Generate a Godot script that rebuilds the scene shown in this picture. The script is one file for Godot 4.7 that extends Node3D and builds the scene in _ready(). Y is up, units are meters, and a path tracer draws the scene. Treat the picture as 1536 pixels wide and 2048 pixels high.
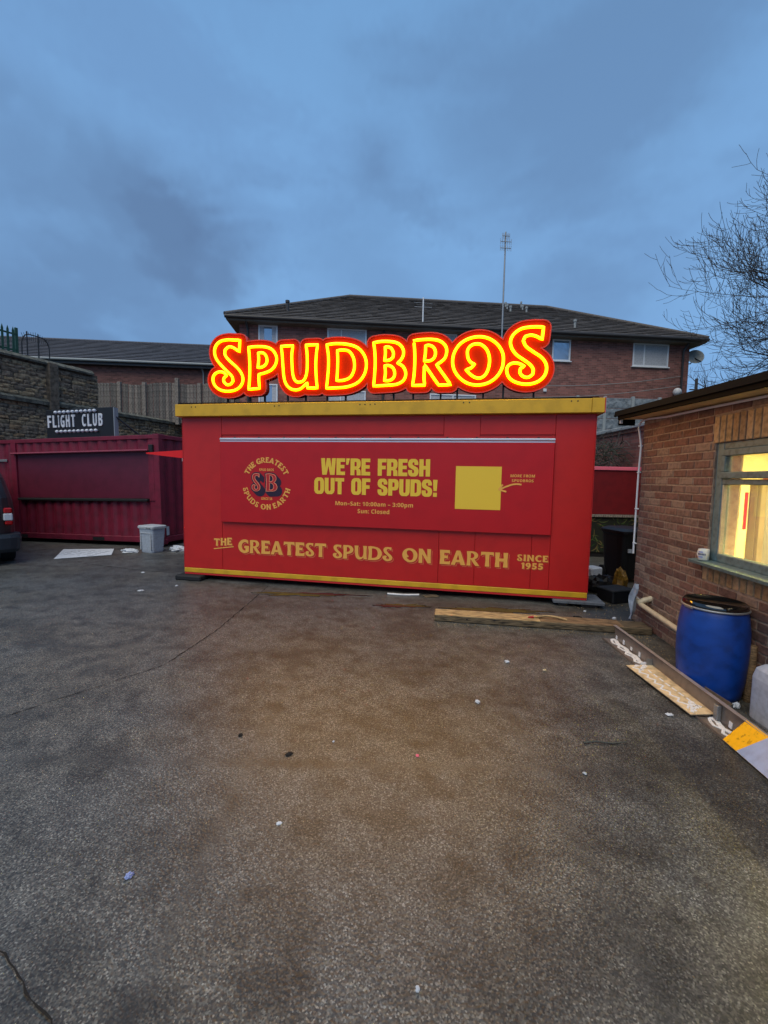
extends Node3D

# ---------------------------------------------------------------- mesh builder
class MB:
	var v := PackedVector3Array()
	var n := PackedVector3Array()
	var c := PackedColorArray()
	var col := Color.WHITE
	var tinted := false
	var xf := Transform3D.IDENTITY
	func tri(a: Vector3, b: Vector3, d: Vector3, na: Vector3, nb: Vector3, nd: Vector3) -> void:
		if (b - a).cross(d - a).dot(na + nb + nd) > 0.0:
			var t := b; b = d; d = t
			t = nb; nb = nd; nd = t
		v.append(xf * a); v.append(xf * b); v.append(xf * d)
		n.append((xf.basis * na).normalized()); n.append((xf.basis * nb).normalized()); n.append((xf.basis * nd).normalized())
		if tinted:
			c.append(col); c.append(col); c.append(col)
	func quad(a: Vector3, b: Vector3, d: Vector3, e: Vector3, nn := Vector3.ZERO) -> void:
		if nn == Vector3.ZERO:
			nn = (b - a).cross(e - a).normalized()
		tri(a, b, d, nn, nn, nn)
		tri(a, d, e, nn, nn, nn)
	# box with chamfered edges
	func box(p: Vector3, s: Vector3, ch := 0.0) -> MB:
		var h := s * 0.5
		ch = minf(ch, minf(h.x, minf(h.y, h.z)) * 0.9)
		for a in 3:
			var b := (a + 1) % 3
			var d := (a + 2) % 3
			for sa in [-1.0, 1.0]:
				var q := []
				for k in [[-1, -1], [1, -1], [1, 1], [-1, 1]]:
					var o := Vector3.ZERO
					o[a] = sa * h[a]; o[b] = k[0] * (h[b] - ch); o[d] = k[1] * (h[d] - ch)
					q.append(p + o)
				var nn := Vector3.ZERO
				nn[a] = sa
				quad(q[0], q[1], q[2], q[3], nn)
				if ch > 0.0:
					for sb in [-1.0, 1.0]:
						var e := []
						for k in [[0, -1], [0, 1], [1, 1], [1, -1]]:
							var o := Vector3.ZERO
							o[a] = sa * (h[a] - (ch if k[0] else 0.0)); o[b] = sb * (h[b] - (0.0 if k[0] else ch)); o[d] = k[1] * (h[d] - ch)
							e.append(p + o)
						var ne := Vector3.ZERO
						ne[a] = sa; ne[b] = sb
						quad(e[0], e[1], e[2], e[3], ne.normalized())
		if ch > 0.0:
			for sx in [-1.0, 1.0]:
				for sy in [-1.0, 1.0]:
					for sz in [-1.0, 1.0]:
						var g := Vector3(sx, sy, sz)
						var o := p + g * h
						var nn := g.normalized()
						tri(o - Vector3(0, sy * ch, sz * ch), o - Vector3(sx * ch, 0, sz * ch), o - Vector3(sx * ch, sy * ch, 0), nn, nn, nn)
		return self
	# tube along points; r is a number or an array
	func tube(pts: Array, r, seg := 8, closed := false, cap := true) -> MB:
		var m := pts.size()
		var rings := []
		var norms := []
		var up := Vector3.ZERO
		for i in m:
			var t: Vector3
			if closed:
				t = (pts[(i + 1) % m] - pts[(i - 1 + m) % m])
			else:
				t = pts[mini(i + 1, m - 1)] - pts[maxi(i - 1, 0)]
			t = t.normalized()
			if up == Vector3.ZERO:
				up = Vector3.UP if absf(t.y) < 0.9 else Vector3.RIGHT
			var s := t.cross(up).normalized()
			up = s.cross(t).normalized()
			var rr: float = r[i] if r is Array else r
			var ring := []
			var nr := []
			for k in seg:
				var a := TAU * k / seg
				var d := s * cos(a) + up * sin(a)
				ring.append(pts[i] + d * rr); nr.append(d)
			rings.append(ring); norms.append(nr)
		for i in (m if closed else m - 1):
			var j := (i + 1) % m
			for k in seg:
				var l := (k + 1) % seg
				tri(rings[i][k], rings[i][l], rings[j][l], norms[i][k], norms[i][l], norms[j][l])
				tri(rings[i][k], rings[j][l], rings[j][k], norms[i][k], norms[j][l], norms[j][k])
		if cap and not closed:
			for e in [0, m - 1]:
				var nn: Vector3 = (pts[0] - pts[1]).normalized() if e == 0 else (pts[m - 1] - pts[m - 2]).normalized()
				for k in seg:
					tri(pts[e], rings[e][k], rings[e][(k + 1) % seg], nn, nn, nn)
		return self
	# lathe round y: profile of Vector2(radius, y)
	func lathe(pr: Array, seg := 32, at := Vector3.ZERO, sharp := 0.6) -> MB:
		for i in pr.size() - 1:
			var a: Vector2 = pr[i]
			var b: Vector2 = pr[i + 1]
			var nn := Vector2(b.y - a.y, a.x - b.x).normalized()
			var n0 := nn
			var n1 := nn
			if i > 0:
				var q: Vector2 = pr[i - 1]
				var o := Vector2(a.y - q.y, q.x - a.x).normalized()
				if o.dot(nn) > sharp: n0 = (o + nn).normalized()
			if i < pr.size() - 2:
				var q: Vector2 = pr[i + 2]
				var o := Vector2(q.y - b.y, b.x - q.x).normalized()
				if o.dot(nn) > sharp: n1 = (o + nn).normalized()
			for k in seg:
				var c0 := Vector3(cos(TAU * k / seg), 0, sin(TAU * k / seg))
				var c1 := Vector3(cos(TAU * (k + 1) / seg), 0, sin(TAU * (k + 1) / seg))
				var y := Vector3.UP
				var p00 := at + c0 * a.x + y * a.y
				var p01 := at + c1 * a.x + y * a.y
				var p10 := at + c0 * b.x + y * b.y
				var p11 := at + c1 * b.x + y * b.y
				if a.x > 1e-5: tri(p00, p01, p11, c0 * n0.x + y * n0.y, c1 * n0.x + y * n0.y, c1 * n1.x + y * n1.y)
				if b.x > 1e-5: tri(p00, p11, p10, c0 * n0.x + y * n0.y, c1 * n1.x + y * n1.y, c0 * n1.x + y * n1.y)
		return self
	# flat shape with holes, in x-y, from z0 to z1
	func prism(outers: Array, holes: Array, z0: float, z1: float, back := true) -> MB:
		for q in MB.pieces(outers, holes):
			var ix := Geometry2D.triangulate_polygon(q)
			for i in range(0, ix.size(), 3):
				for z in ([z0, z1] if back else [z1]):
					var nn := Vector3(0, 0, 1 if z == z1 else -1)
					tri(Vector3(q[ix[i]].x, q[ix[i]].y, z), Vector3(q[ix[i + 1]].x, q[ix[i + 1]].y, z), Vector3(q[ix[i + 2]].x, q[ix[i + 2]].y, z), nn, nn, nn)
		for s in 2:
			for q in [outers, holes][s]:
				var cw := Geometry2D.is_polygon_clockwise(q)
				for i in q.size():
					var a: Vector2 = q[i]
					var b: Vector2 = q[(i + 1) % q.size()]
					var o := Vector3(b.y - a.y, a.x - b.x, 0).normalized()
					if cw != (s == 1): o = -o
					quad(Vector3(a.x, a.y, z0), Vector3(b.x, b.y, z0), Vector3(b.x, b.y, z1), Vector3(a.x, a.y, z1), o)
		return self
	static func pieces(outers: Array, holes: Array) -> Array:
		var todo := outers.duplicate()
		for h in holes:
			var lo := Vector2(1e9, 1e9)
			var hi := -lo
			for p in h:
				lo = lo.min(p); hi = hi.max(p)
			var cx := (lo.x + hi.x) * 0.5
			var nxt := []
			for o in todo:
				for half in [[-100.0, cx], [cx, 100.0]]:
					var rect := PackedVector2Array([Vector2(half[0], -100), Vector2(half[1], -100), Vector2(half[1], 100), Vector2(half[0], 100)])
					for q in Geometry2D.intersect_polygons(o, rect):
						for r in Geometry2D.clip_polygons(q, h):
							if not Geometry2D.is_polygon_clockwise(r): nxt.append(r)
			todo = nxt
		return todo
	func mesh() -> ArrayMesh:
		var a := []
		a.resize(Mesh.ARRAY_MAX)
		a[Mesh.ARRAY_VERTEX] = v
		a[Mesh.ARRAY_NORMAL] = n
		if tinted: a[Mesh.ARRAY_COLOR] = c
		var m := ArrayMesh.new()
		m.add_surface_from_arrays(Mesh.PRIMITIVE_TRIANGLES, a)
		return m

var used := {}
func numbered(called: String) -> String:
	used[called] = used.get(called, -1) + 1
	return called if used[called] == 0 else "%s_%03d" % [called, used[called]]
func thing(called: String, label: String, category: String, at := Vector3.ZERO, turn := 0.0, group := "") -> Node3D:
	var o := Node3D.new()
	o.name = numbered(called)
	add_child(o)
	o.position = at
	o.rotation_degrees.y = turn
	tag(o, label, category, group)
	return o
func tag(o: Node, label: String, category: String, group := "") -> Node:
	o.set_meta("label", label)
	o.set_meta("category", category)
	if group: o.set_meta("group", group)
	return o
func part(called: String, m, material: Material, parent: Node = null) -> MeshInstance3D:
	var o := MeshInstance3D.new()
	o.name = called if parent else numbered(called)
	o.mesh = m.mesh() if m is MB else m
	o.material_override = material
	(parent if parent else self).add_child(o, true)
	return o
func solo(called: String, label: String, category: String, m, material: Material, at := Vector3.ZERO, turn := 0.0, group := "") -> MeshInstance3D:
	var o := part(called, m, material)
	o.position = at
	o.rotation_degrees.y = turn
	tag(o, label, category, group)
	return o
func setting(called: String, m, material: Material) -> MeshInstance3D:
	var o := part(called, m, material)
	o.set_meta("kind", "structure")
	return o
func bx(p: Vector3, s: Vector3, ch := 0.0) -> MB:
	return MB.new().box(p, s, ch)
# box from corner to corner
func bc(a: Vector3, b: Vector3, ch := 0.0) -> MB:
	return MB.new().box((a + b) * 0.5, (b - a).abs(), ch)
func pv(a: Array) -> PackedVector2Array:
	var o := PackedVector2Array()
	for i in range(0, a.size(), 2): o.append(Vector2(a[i], a[i + 1]))
	return o
# closed curve through points, corners kept sharp
func smooth(p: PackedVector2Array, sub := 4, corner := 48.0) -> PackedVector2Array:
	var m := p.size()
	var sharp := []
	for i in m:
		sharp.append(absf(rad_to_deg((p[i] - p[(i - 1 + m) % m]).angle_to(p[(i + 1) % m] - p[i]))) > corner)
	var o := PackedVector2Array()
	for i in m:
		var j := (i + 1) % m
		var l := (p[j] - p[i]).length()
		var ti := (p[j] - p[i]) if sharp[i] else (p[j] - p[(i - 1 + m) % m]).normalized() * l
		var tj := (p[j] - p[i]) if sharp[j] else (p[(j + 1) % m] - p[i]).normalized() * l
		for k in sub:
			var t := float(k) / sub
			o.append(p[i] * (2 * t * t * t - 3 * t * t + 1) + ti * (t * t * t - 2 * t * t + t) + p[j] * (3 * t * t - 2 * t * t * t) + tj * (t * t * t - t * t))
	return o
func shifted(p: PackedVector2Array, by: Vector2, k := Vector2.ONE, turn := 0.0) -> PackedVector2Array:
	var o := PackedVector2Array()
	for q in p: o.append((q * k).rotated(turn) + by)
	return o
func grow(p: PackedVector2Array, d: float) -> Array:   # offset with fine round corners
	var o := []
	for q in Geometry2D.offset_polygon(shifted(p, Vector2.ZERO, Vector2.ONE * 100.0), d * 100.0, Geometry2D.JOIN_ROUND): o.append(shifted(q, Vector2.ZERO, Vector2.ONE * 0.01))
	return o
func union(list: Array) -> Array:
	var o := []
	for p in list:
		var cur := [p]
		var keep := []
		for q in o:
			var r := Geometry2D.merge_polygons(cur[0], q)
			var solid := r.filter(func(w): return not Geometry2D.is_polygon_clockwise(w))
			if solid.size() == 1: cur = [solid[0]]
			else: keep.append(q)
		o = keep + cur
	return o

# ---------------------------------------------------------------- materials
var rng := RandomNumberGenerator.new()
var T := {}
func noise(key: String, type: int, freq: float, oct: int, stops: Array, size := 512, seed_ := 1, wid := 0) -> NoiseTexture2D:
	if T.has(key): return T[key]
	var f := FastNoiseLite.new()
	f.noise_type = type
	f.frequency = freq
	f.seed = seed_
	f.fractal_octaves = oct
	f.fractal_type = FastNoiseLite.FRACTAL_FBM if oct > 1 else FastNoiseLite.FRACTAL_NONE
	f.cellular_return_type = FastNoiseLite.RETURN_CELL_VALUE
	f.cellular_jitter = 1.0
	var t := NoiseTexture2D.new()
	t.noise = f
	t.width = wid if wid else size
	t.height = size
	t.seamless = true
	t.generate_mipmaps = false
	var g := Gradient.new()
	var off := PackedFloat32Array()
	var cs := PackedColorArray()
	for s in stops:
		off.append(s[0]); cs.append(s[1] if s[1] is Color else Color(s[1], s[1], s[1]))
	g.offsets = off
	g.colors = cs
	t.color_ramp = g
	T[key] = t
	return t
func mat(c: Color, rough := 0.7, metal := 0.0) -> StandardMaterial3D:
	var m := StandardMaterial3D.new()
	m.albedo_color = c
	m.roughness = rough
	m.metallic = metal
	return m
# worn material: colour x noise, optional relief (cm)
func worn(c: Color, rough: float, tex: Texture2D, scale: float, relief := 0.0, relief_tex: Texture2D = null, metal := 0.0, world := true) -> StandardMaterial3D:
	var m := mat(c, rough, metal)
	m.albedo_texture = tex
	m.uv1_triplanar = true
	m.uv1_world_triplanar = world
	m.uv1_scale = Vector3.ONE * scale
	if relief > 0.0:
		m.heightmap_enabled = true
		m.heightmap_texture = relief_tex if relief_tex else tex
		m.heightmap_scale = relief
	return m
func second(m: StandardMaterial3D, tex: Texture2D, scale: float) -> StandardMaterial3D:
	m.detail_enabled = true
	m.detail_blend_mode = BaseMaterial3D.BLEND_MODE_MUL
	m.detail_albedo = tex
	m.detail_uv_layer = BaseMaterial3D.DETAIL_UV_2
	m.uv2_triplanar = true
	m.uv2_world_triplanar = true
	m.uv2_scale = Vector3.ONE * scale
	return m
var M := {}
func make_materials() -> void:
	var S := FastNoiseLite.TYPE_SIMPLEX_SMOOTH
	var CE := FastNoiseLite.TYPE_CELLULAR
	var grain := noise("grain", S, 0.12, 3, [[0.2, 0.72], [0.5, 0.93], [0.8, 1.0]], 512, 3)
	var blotch := noise("blotch", S, 0.006, 5, [[0.25, 0.62], [0.5, 0.88], [0.72, 1.0]], 1024, 7)
	var soft := noise("soft", S, 0.006, 5, [[0.2, 0.9], [0.5, 0.97], [0.8, 1.0]], 1024, 9)
	var faint := noise("faint", S, 0.006, 5, [[0.2, 0.955], [0.5, 0.985], [0.8, 1.0]], 1024, 19)
	var mottle := noise("mottle", S, 0.012, 5, [[0.2, 0.78], [0.5, 0.93], [0.8, 1.0]], 512, 10)
	var stones := noise("stones", CE, 0.14, 1, [[0.0, Color(0.25, 0.245, 0.24)], [0.35, Color(0.34, 0.333, 0.32)], [0.66, Color(0.42, 0.41, 0.39)], [0.84, Color(0.49, 0.48, 0.455)], [0.94, Color(0.55, 0.54, 0.515)], [0.985, Color(0.65, 0.64, 0.615)]], 2048, 21)
	var grit := noise("grit", S, 0.09, 4, [[0.2, 0.15], [0.5, 0.6], [0.8, 1.0]], 1024, 23)
	var g := worn(Color(1, 1, 1), 0.44, stones, 0.62, 0.14, grit)
	g.vertex_color_use_as_albedo = true
	second(g, noise("patch", S, 0.02, 5, [[0.2, 0.84], [0.45, 0.93], [0.75, 1.0]], 1024, 29), 0.23)
	M.ground = g
	M.puddle = mat(Color(0.16, 0.155, 0.15), 0.12)
	M.awning_lit_red = worn(Color(0.90, 0.06, 0.06), 0.5, faint, 0.5)  # brighter than the kiosk red: glow from the side hatch put into the colour
	M.red = worn(Color(0.75, 0.105, 0.085), 0.42, faint, 0.5)
	M.red_flap = worn(Color(0.73, 0.045, 0.07), 0.38, faint, 0.4)
	M.red_trim = mat(Color(0.78, 0.16, 0.17), 0.4)
	M.yellow = worn(Color(0.86, 0.66, 0.13), 0.45, soft, 0.6)
	M.print_yellow = mat(Color(0.93, 0.77, 0.22), 0.5)
	M.print_gold = mat(Color(0.92, 0.67, 0.30), 0.5)
	M.print_shadow = mat(Color(0.85, 0.42, 0.27), 0.5)
	M.print_navy = mat(Color(0.14, 0.07, 0.17), 0.5)
	M.print_pink = mat(Color(0.93, 0.55, 0.42), 0.5)
	M.print_red = mat(Color(0.72, 0.13, 0.14), 0.5)
	M.steel = mat(Color(0.86, 0.88, 0.92), 0.35, 0.4)
	M.steel_dull = worn(Color(0.66, 0.67, 0.68), 0.5, grain, 3.0, 0.0, null, 0.7)
	M.black = worn(Color(0.09, 0.09, 0.10), 0.6, grain, 2.0)
	M.rubber = worn(Color(0.10, 0.105, 0.12), 0.75, grain, 3.0)
	M.roof_felt = worn(Color(0.09, 0.09, 0.095), 0.9, grain, 2.0)
	M.roof_felt.metallic_specular = 0.2
	M.sign_red = mat(Color(0.80, 0.17, 0.01), 0.6)
	M.sign_red.metallic_specular = 0.15
	M.sign_rim = mat(Color(0.93, 0.26, 0.16), 0.35)
	var neon := mat(Color(0.95, 0.8, 0.1), 0.4)
	neon.emission_enabled = true
	neon.emission = Color(1.0, 0.78, 0.0)
	neon.emission_energy_multiplier = 2.4
	M.neon = neon
	M.maroon = worn(Color(0.46, 0.075, 0.19), 0.55, mottle, 0.5)
	M.maroon_dark = worn(Color(0.37, 0.10, 0.19), 0.5, soft, 0.5)
	M.maroon_pale = worn(Color(0.60, 0.25, 0.33), 0.55, soft, 0.6)
	M.white_paint = worn(Color(0.86, 0.86, 0.86), 0.5, soft, 1.0)
	M.upvc = mat(Color(0.88, 0.89, 0.9), 0.35)
	M.soffit_cream = worn(Color(0.87, 0.78, 0.55), 0.6, soft, 1.0)
	M.cream_pipe = worn(Color(0.80, 0.74, 0.62), 0.45, soft, 3.0)
	M.grey_plastic = worn(Color(0.65, 0.69, 0.74), 0.55, soft, 3.0)
	M.grey_plastic_pale = worn(Color(0.70, 0.72, 0.74), 0.5, soft, 3.0)
	M.jerry = worn(Color(0.72, 0.74, 0.78), 0.4, soft, 3.0)
	M.blue = worn(Color(0.06, 0.26, 0.60), 0.42, mottle, 1.2)
	M.timber = worn(Color(0.60, 0.48, 0.34), 0.8, noise("wood", S, 0.02, 5, [[0.2, 0.45], [0.5, 0.85], [0.8, 1.0]], 512, 31), 1.0, 0.3)
	M.timber.uv1_scale = Vector3(0.6, 6.0, 6.0)
	M.timber.uv1_world_triplanar = false
	M.timber_pale = worn(Color(0.80, 0.67, 0.47), 0.75, T.wood, 1.0, 0.2, null, 0.0, false)
	M.timber_pale.uv1_scale = Vector3(0.6, 6.0, 6.0)
	M.timber_dark = worn(Color(0.44, 0.38, 0.29), 0.85, T.wood, 1.0, 0.3, null, 0.0, false)
	M.timber_dark.uv1_scale = Vector3(0.6, 6.0, 6.0)
	M.fence_wood = []
	for k in 4:
		var w := worn([Color(0.53, 0.50, 0.47), Color(0.48, 0.455, 0.43), Color(0.60, 0.56, 0.52), Color(0.44, 0.42, 0.40)][k], 0.9, T.wood, 1.0, 0.2, null, 0.0, false)
		w.uv1_scale = Vector3(5, 0.7, 5)
		M.fence_wood.append(w)
	M.stone = []
	for k in 6:
		M.stone.append(worn([Color(0.70, 0.62, 0.51), Color(0.62, 0.55, 0.47), Color(0.77, 0.67, 0.53), Color(0.57, 0.51, 0.44), Color(0.71, 0.59, 0.46), Color(0.65, 0.58, 0.50)][k], 0.92, blotch, 1.3, 2.0, grit))
	M.stone_dark = worn(Color(0.47, 0.43, 0.38), 0.95, blotch, 0.9, 2.0, grit)
	M.coping = worn(Color(0.50, 0.495, 0.45), 0.95, blotch, 0.8, 2.5, grit)
	M.brick = []
	for k in 8:
		M.brick.append(worn([Color(0.56, 0.41, 0.35), Color(0.52, 0.37, 0.31), Color(0.60, 0.45, 0.38), Color(0.50, 0.37, 0.32), Color(0.58, 0.46, 0.40), Color(0.54, 0.39, 0.34), Color(0.62, 0.52, 0.45), Color(0.47, 0.35, 0.31)][k], 0.85, mottle, 2.3, 0.4, grit))
	M.brick_cream = []
	for k in 4:
		M.brick_cream.append(worn([Color(0.77, 0.64, 0.46), Color(0.72, 0.58, 0.41), Color(0.80, 0.67, 0.50), Color(0.68, 0.56, 0.42)][k], 0.85, mottle, 2.5, 0.4, grit))
	M.mortar = worn(Color(0.70, 0.61, 0.53), 0.95, mottle, 2.0, 0.5, grit)
	M.concrete = worn(Color(0.50, 0.53, 0.55), 0.9, mottle, 0.5, 3.0, noise("rock", S, 0.012, 5, [[0.2, 0.0], [0.8, 1.0]], 512, 41))
	M.concrete_post = worn(Color(0.64, 0.66, 0.66), 0.9, grain, 1.5)
	M.slab = worn(Color(0.40, 0.42, 0.45), 0.85, mottle, 1.5)
	M.roof = worn(Color(0.41, 0.385, 0.37), 0.85, noise("tiles", S, 0.05, 4, [[0.2, 0.62], [0.5, 0.88], [0.8, 1.0]], 512, 43), 0.5)
	M.roof_blue = worn(Color(0.34, 0.345, 0.38), 0.8, T.tiles, 0.4)
	M.gutter = mat(Color(0.20, 0.19, 0.19), 0.5)
	M.soffit = worn(Color(0.46, 0.42, 0.37), 0.7, soft, 0.6)
	M.facade = facade_material(Color(0.53, 0.345, 0.31), Color(0.54, 0.45, 0.42), 51)
	M.facade_dark = facade_material(Color(0.47, 0.30, 0.27), Color(0.46, 0.39, 0.36), 52)
	M.glass = mat(Color(0.66, 0.72, 0.78), 0.04)
	M.glass.metallic = 0.6
	M.curtain = worn(Color(0.74, 0.75, 0.77), 0.8, soft, 2.0)
	var pane := mat(Color(1, 1, 1, 0.10), 0.02)
	pane.transparency = BaseMaterial3D.TRANSPARENCY_ALPHA
	M.pane = pane
	M.frame = worn(Color(0.40, 0.485, 0.49), 0.55, mottle, 2.0)
	M.room = worn(Color(0.90, 0.87, 0.70), 0.8, soft, 0.7)
	M.room_dark = worn(Color(0.46, 0.42, 0.34), 0.8, soft, 0.7)
	M.bark = worn(Color(0.26, 0.24, 0.23), 0.9, grain, 2.0)
	M.twig = worn(Color(0.32, 0.33, 0.31), 0.9, grain, 2.0)
	M.leaf = worn(Color(0.20, 0.26, 0.18), 0.7, grain, 2.0)
	M.green_paint = mat(Color(0.10, 0.27, 0.19), 0.5)
	M.iron = mat(Color(0.10, 0.11, 0.13), 0.6)
	M.board = worn(Color(0.055, 0.06, 0.085), 0.5, soft, 1.0)
	M.letter_white = mat(Color(0.80, 0.82, 0.86), 0.5)
	M.alu_brown = worn(Color(0.53, 0.48, 0.44), 0.4, soft, 2.0, 0.0, null, 0.3)
	M.alu_edge = worn(Color(0.76, 0.70, 0.66), 0.35, soft, 2.0, 0.0, null, 0.5)
	M.cream_board = worn(Color(0.89, 0.79, 0.62), 0.55, mottle, 1.6)
	M.glue = worn(Color(0.92, 0.92, 0.92), 0.6, soft, 6.0)
	M.bright_yellow = worn(Color(0.97, 0.70, 0.02), 0.4, noise("scuffs", S, 0.03, 5, [[0.16, 0.35], [0.22, 0.93], [0.5, 1.0]], 512, 61), 1.3)
	M.film = worn(Color(0.55, 0.65, 0.80), 0.3, soft, 2.0)
	M.car_paint = mat(Color(0.035, 0.045, 0.06), 0.2)
	M.car_paint.clearcoat_enabled = true
	M.wet_lid = mat(Color(0.06, 0.06, 0.065), 0.07)
	M.wet_lid.metallic_specular = 0.9
	M.bumper = mat(Color(0.13, 0.15, 0.18), 0.45)
	M.tail_red = mat(Color(0.62, 0.02, 0.03), 0.15)
	M.tail_white = mat(Color(0.75, 0.76, 0.78), 0.15)
	M.bin_black = worn(Color(0.06, 0.06, 0.07), 0.5, soft, 2.0)
	M.sack_yellow = worn(Color(0.55, 0.40, 0.09), 0.6, blotch, 3.0)
	M.paper = worn(Color(0.80, 0.82, 0.85), 0.7, soft, 4.0)
	M.cup = mat(Color(0.86, 0.86, 0.83), 0.2)
	M.ink = mat(Color(0.12, 0.14, 0.32), 0.5)
	M.ink_pale = mat(Color(0.55, 0.60, 0.78), 0.5)
	M.dark_print = mat(Color(0.17, 0.20, 0.26), 0.6)
	M.pink = mat(Color(0.90, 0.42, 0.50), 0.5)
	M.hoard_red = worn(Color(0.45, 0.06, 0.09), 0.5, soft, 0.8)
	M.orange = mat(Color(0.82, 0.42, 0.10), 0.6)
	M.dirt = worn(Color(0.10, 0.095, 0.09), 0.95, grain, 2.0)
	M.grass = worn(Color(0.22, 0.25, 0.14), 0.95, blotch, 0.4)
	M.dish = mat(Color(0.56, 0.58, 0.57), 0.5)
	M.skirt = leaf_print()
# bricks too far away to tell apart (about 3 pixels each)
func facade_material(brick: Color, joint: Color, seed_: int) -> StandardMaterial3D:
	var im := Image.create(480, 480, false, Image.FORMAT_RGB8)
	im.fill(joint)
	var r := RandomNumberGenerator.new()
	r.seed = seed_
	for row in 24:
		for k in 8:
			var cc := brick * r.randf_range(0.82, 1.16)
			var x := k * 60 + (30 if row % 2 else 0)
			im.fill_rect(Rect2i(x, row * 20, 57, 17), cc)
			if x + 57 > 480: im.fill_rect(Rect2i(0, row * 20, x + 57 - 480, 17), cc)
	var m := mat(Color.WHITE, 0.88)
	m.albedo_texture = ImageTexture.create_from_image(im)
	m.uv1_triplanar = true
	m.uv1_scale = Vector3.ONE / 1.8
	return m
# printed foliage on the skirting boards
func leaf_print() -> StandardMaterial3D:
	var im := Image.create(256, 256, false, Image.FORMAT_RGB8)
	im.fill(Color(0.10, 0.12, 0.08))
	var r := RandomNumberGenerator.new()
	r.seed = 77
	for k in 130:
		var p := Vector2(r.randf() * 256, r.randf() * 256)
		var d := Vector2.from_angle(r.randf() * TAU)
		var bend := r.randf_range(-0.03, 0.03)
		var cc: Color = [Color(0.16, 0.28, 0.10), Color(0.28, 0.33, 0.16), Color(0.44, 0.38, 0.22), Color(0.10, 0.20, 0.09), Color(0.36, 0.40, 0.22)][r.randi() % 5]
		var len_ := r.randi_range(20, 70)
		for i in len_:
			var w := int(1.0 + 4.0 * sin(PI * i / len_))
			im.fill_rect(Rect2i(int(p.x) - w / 2, int(p.y) - w / 2, w, w).intersection(Rect2i(0, 0, 256, 256)), cc)
			d = d.rotated(bend)
			p += d
	var m := mat(Color.WHITE, 0.6)
	m.albedo_texture = ImageTexture.create_from_image(im)
	m.uv1_triplanar = true
	m.uv1_scale = Vector3.ONE / 0.95
	return m

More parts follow.
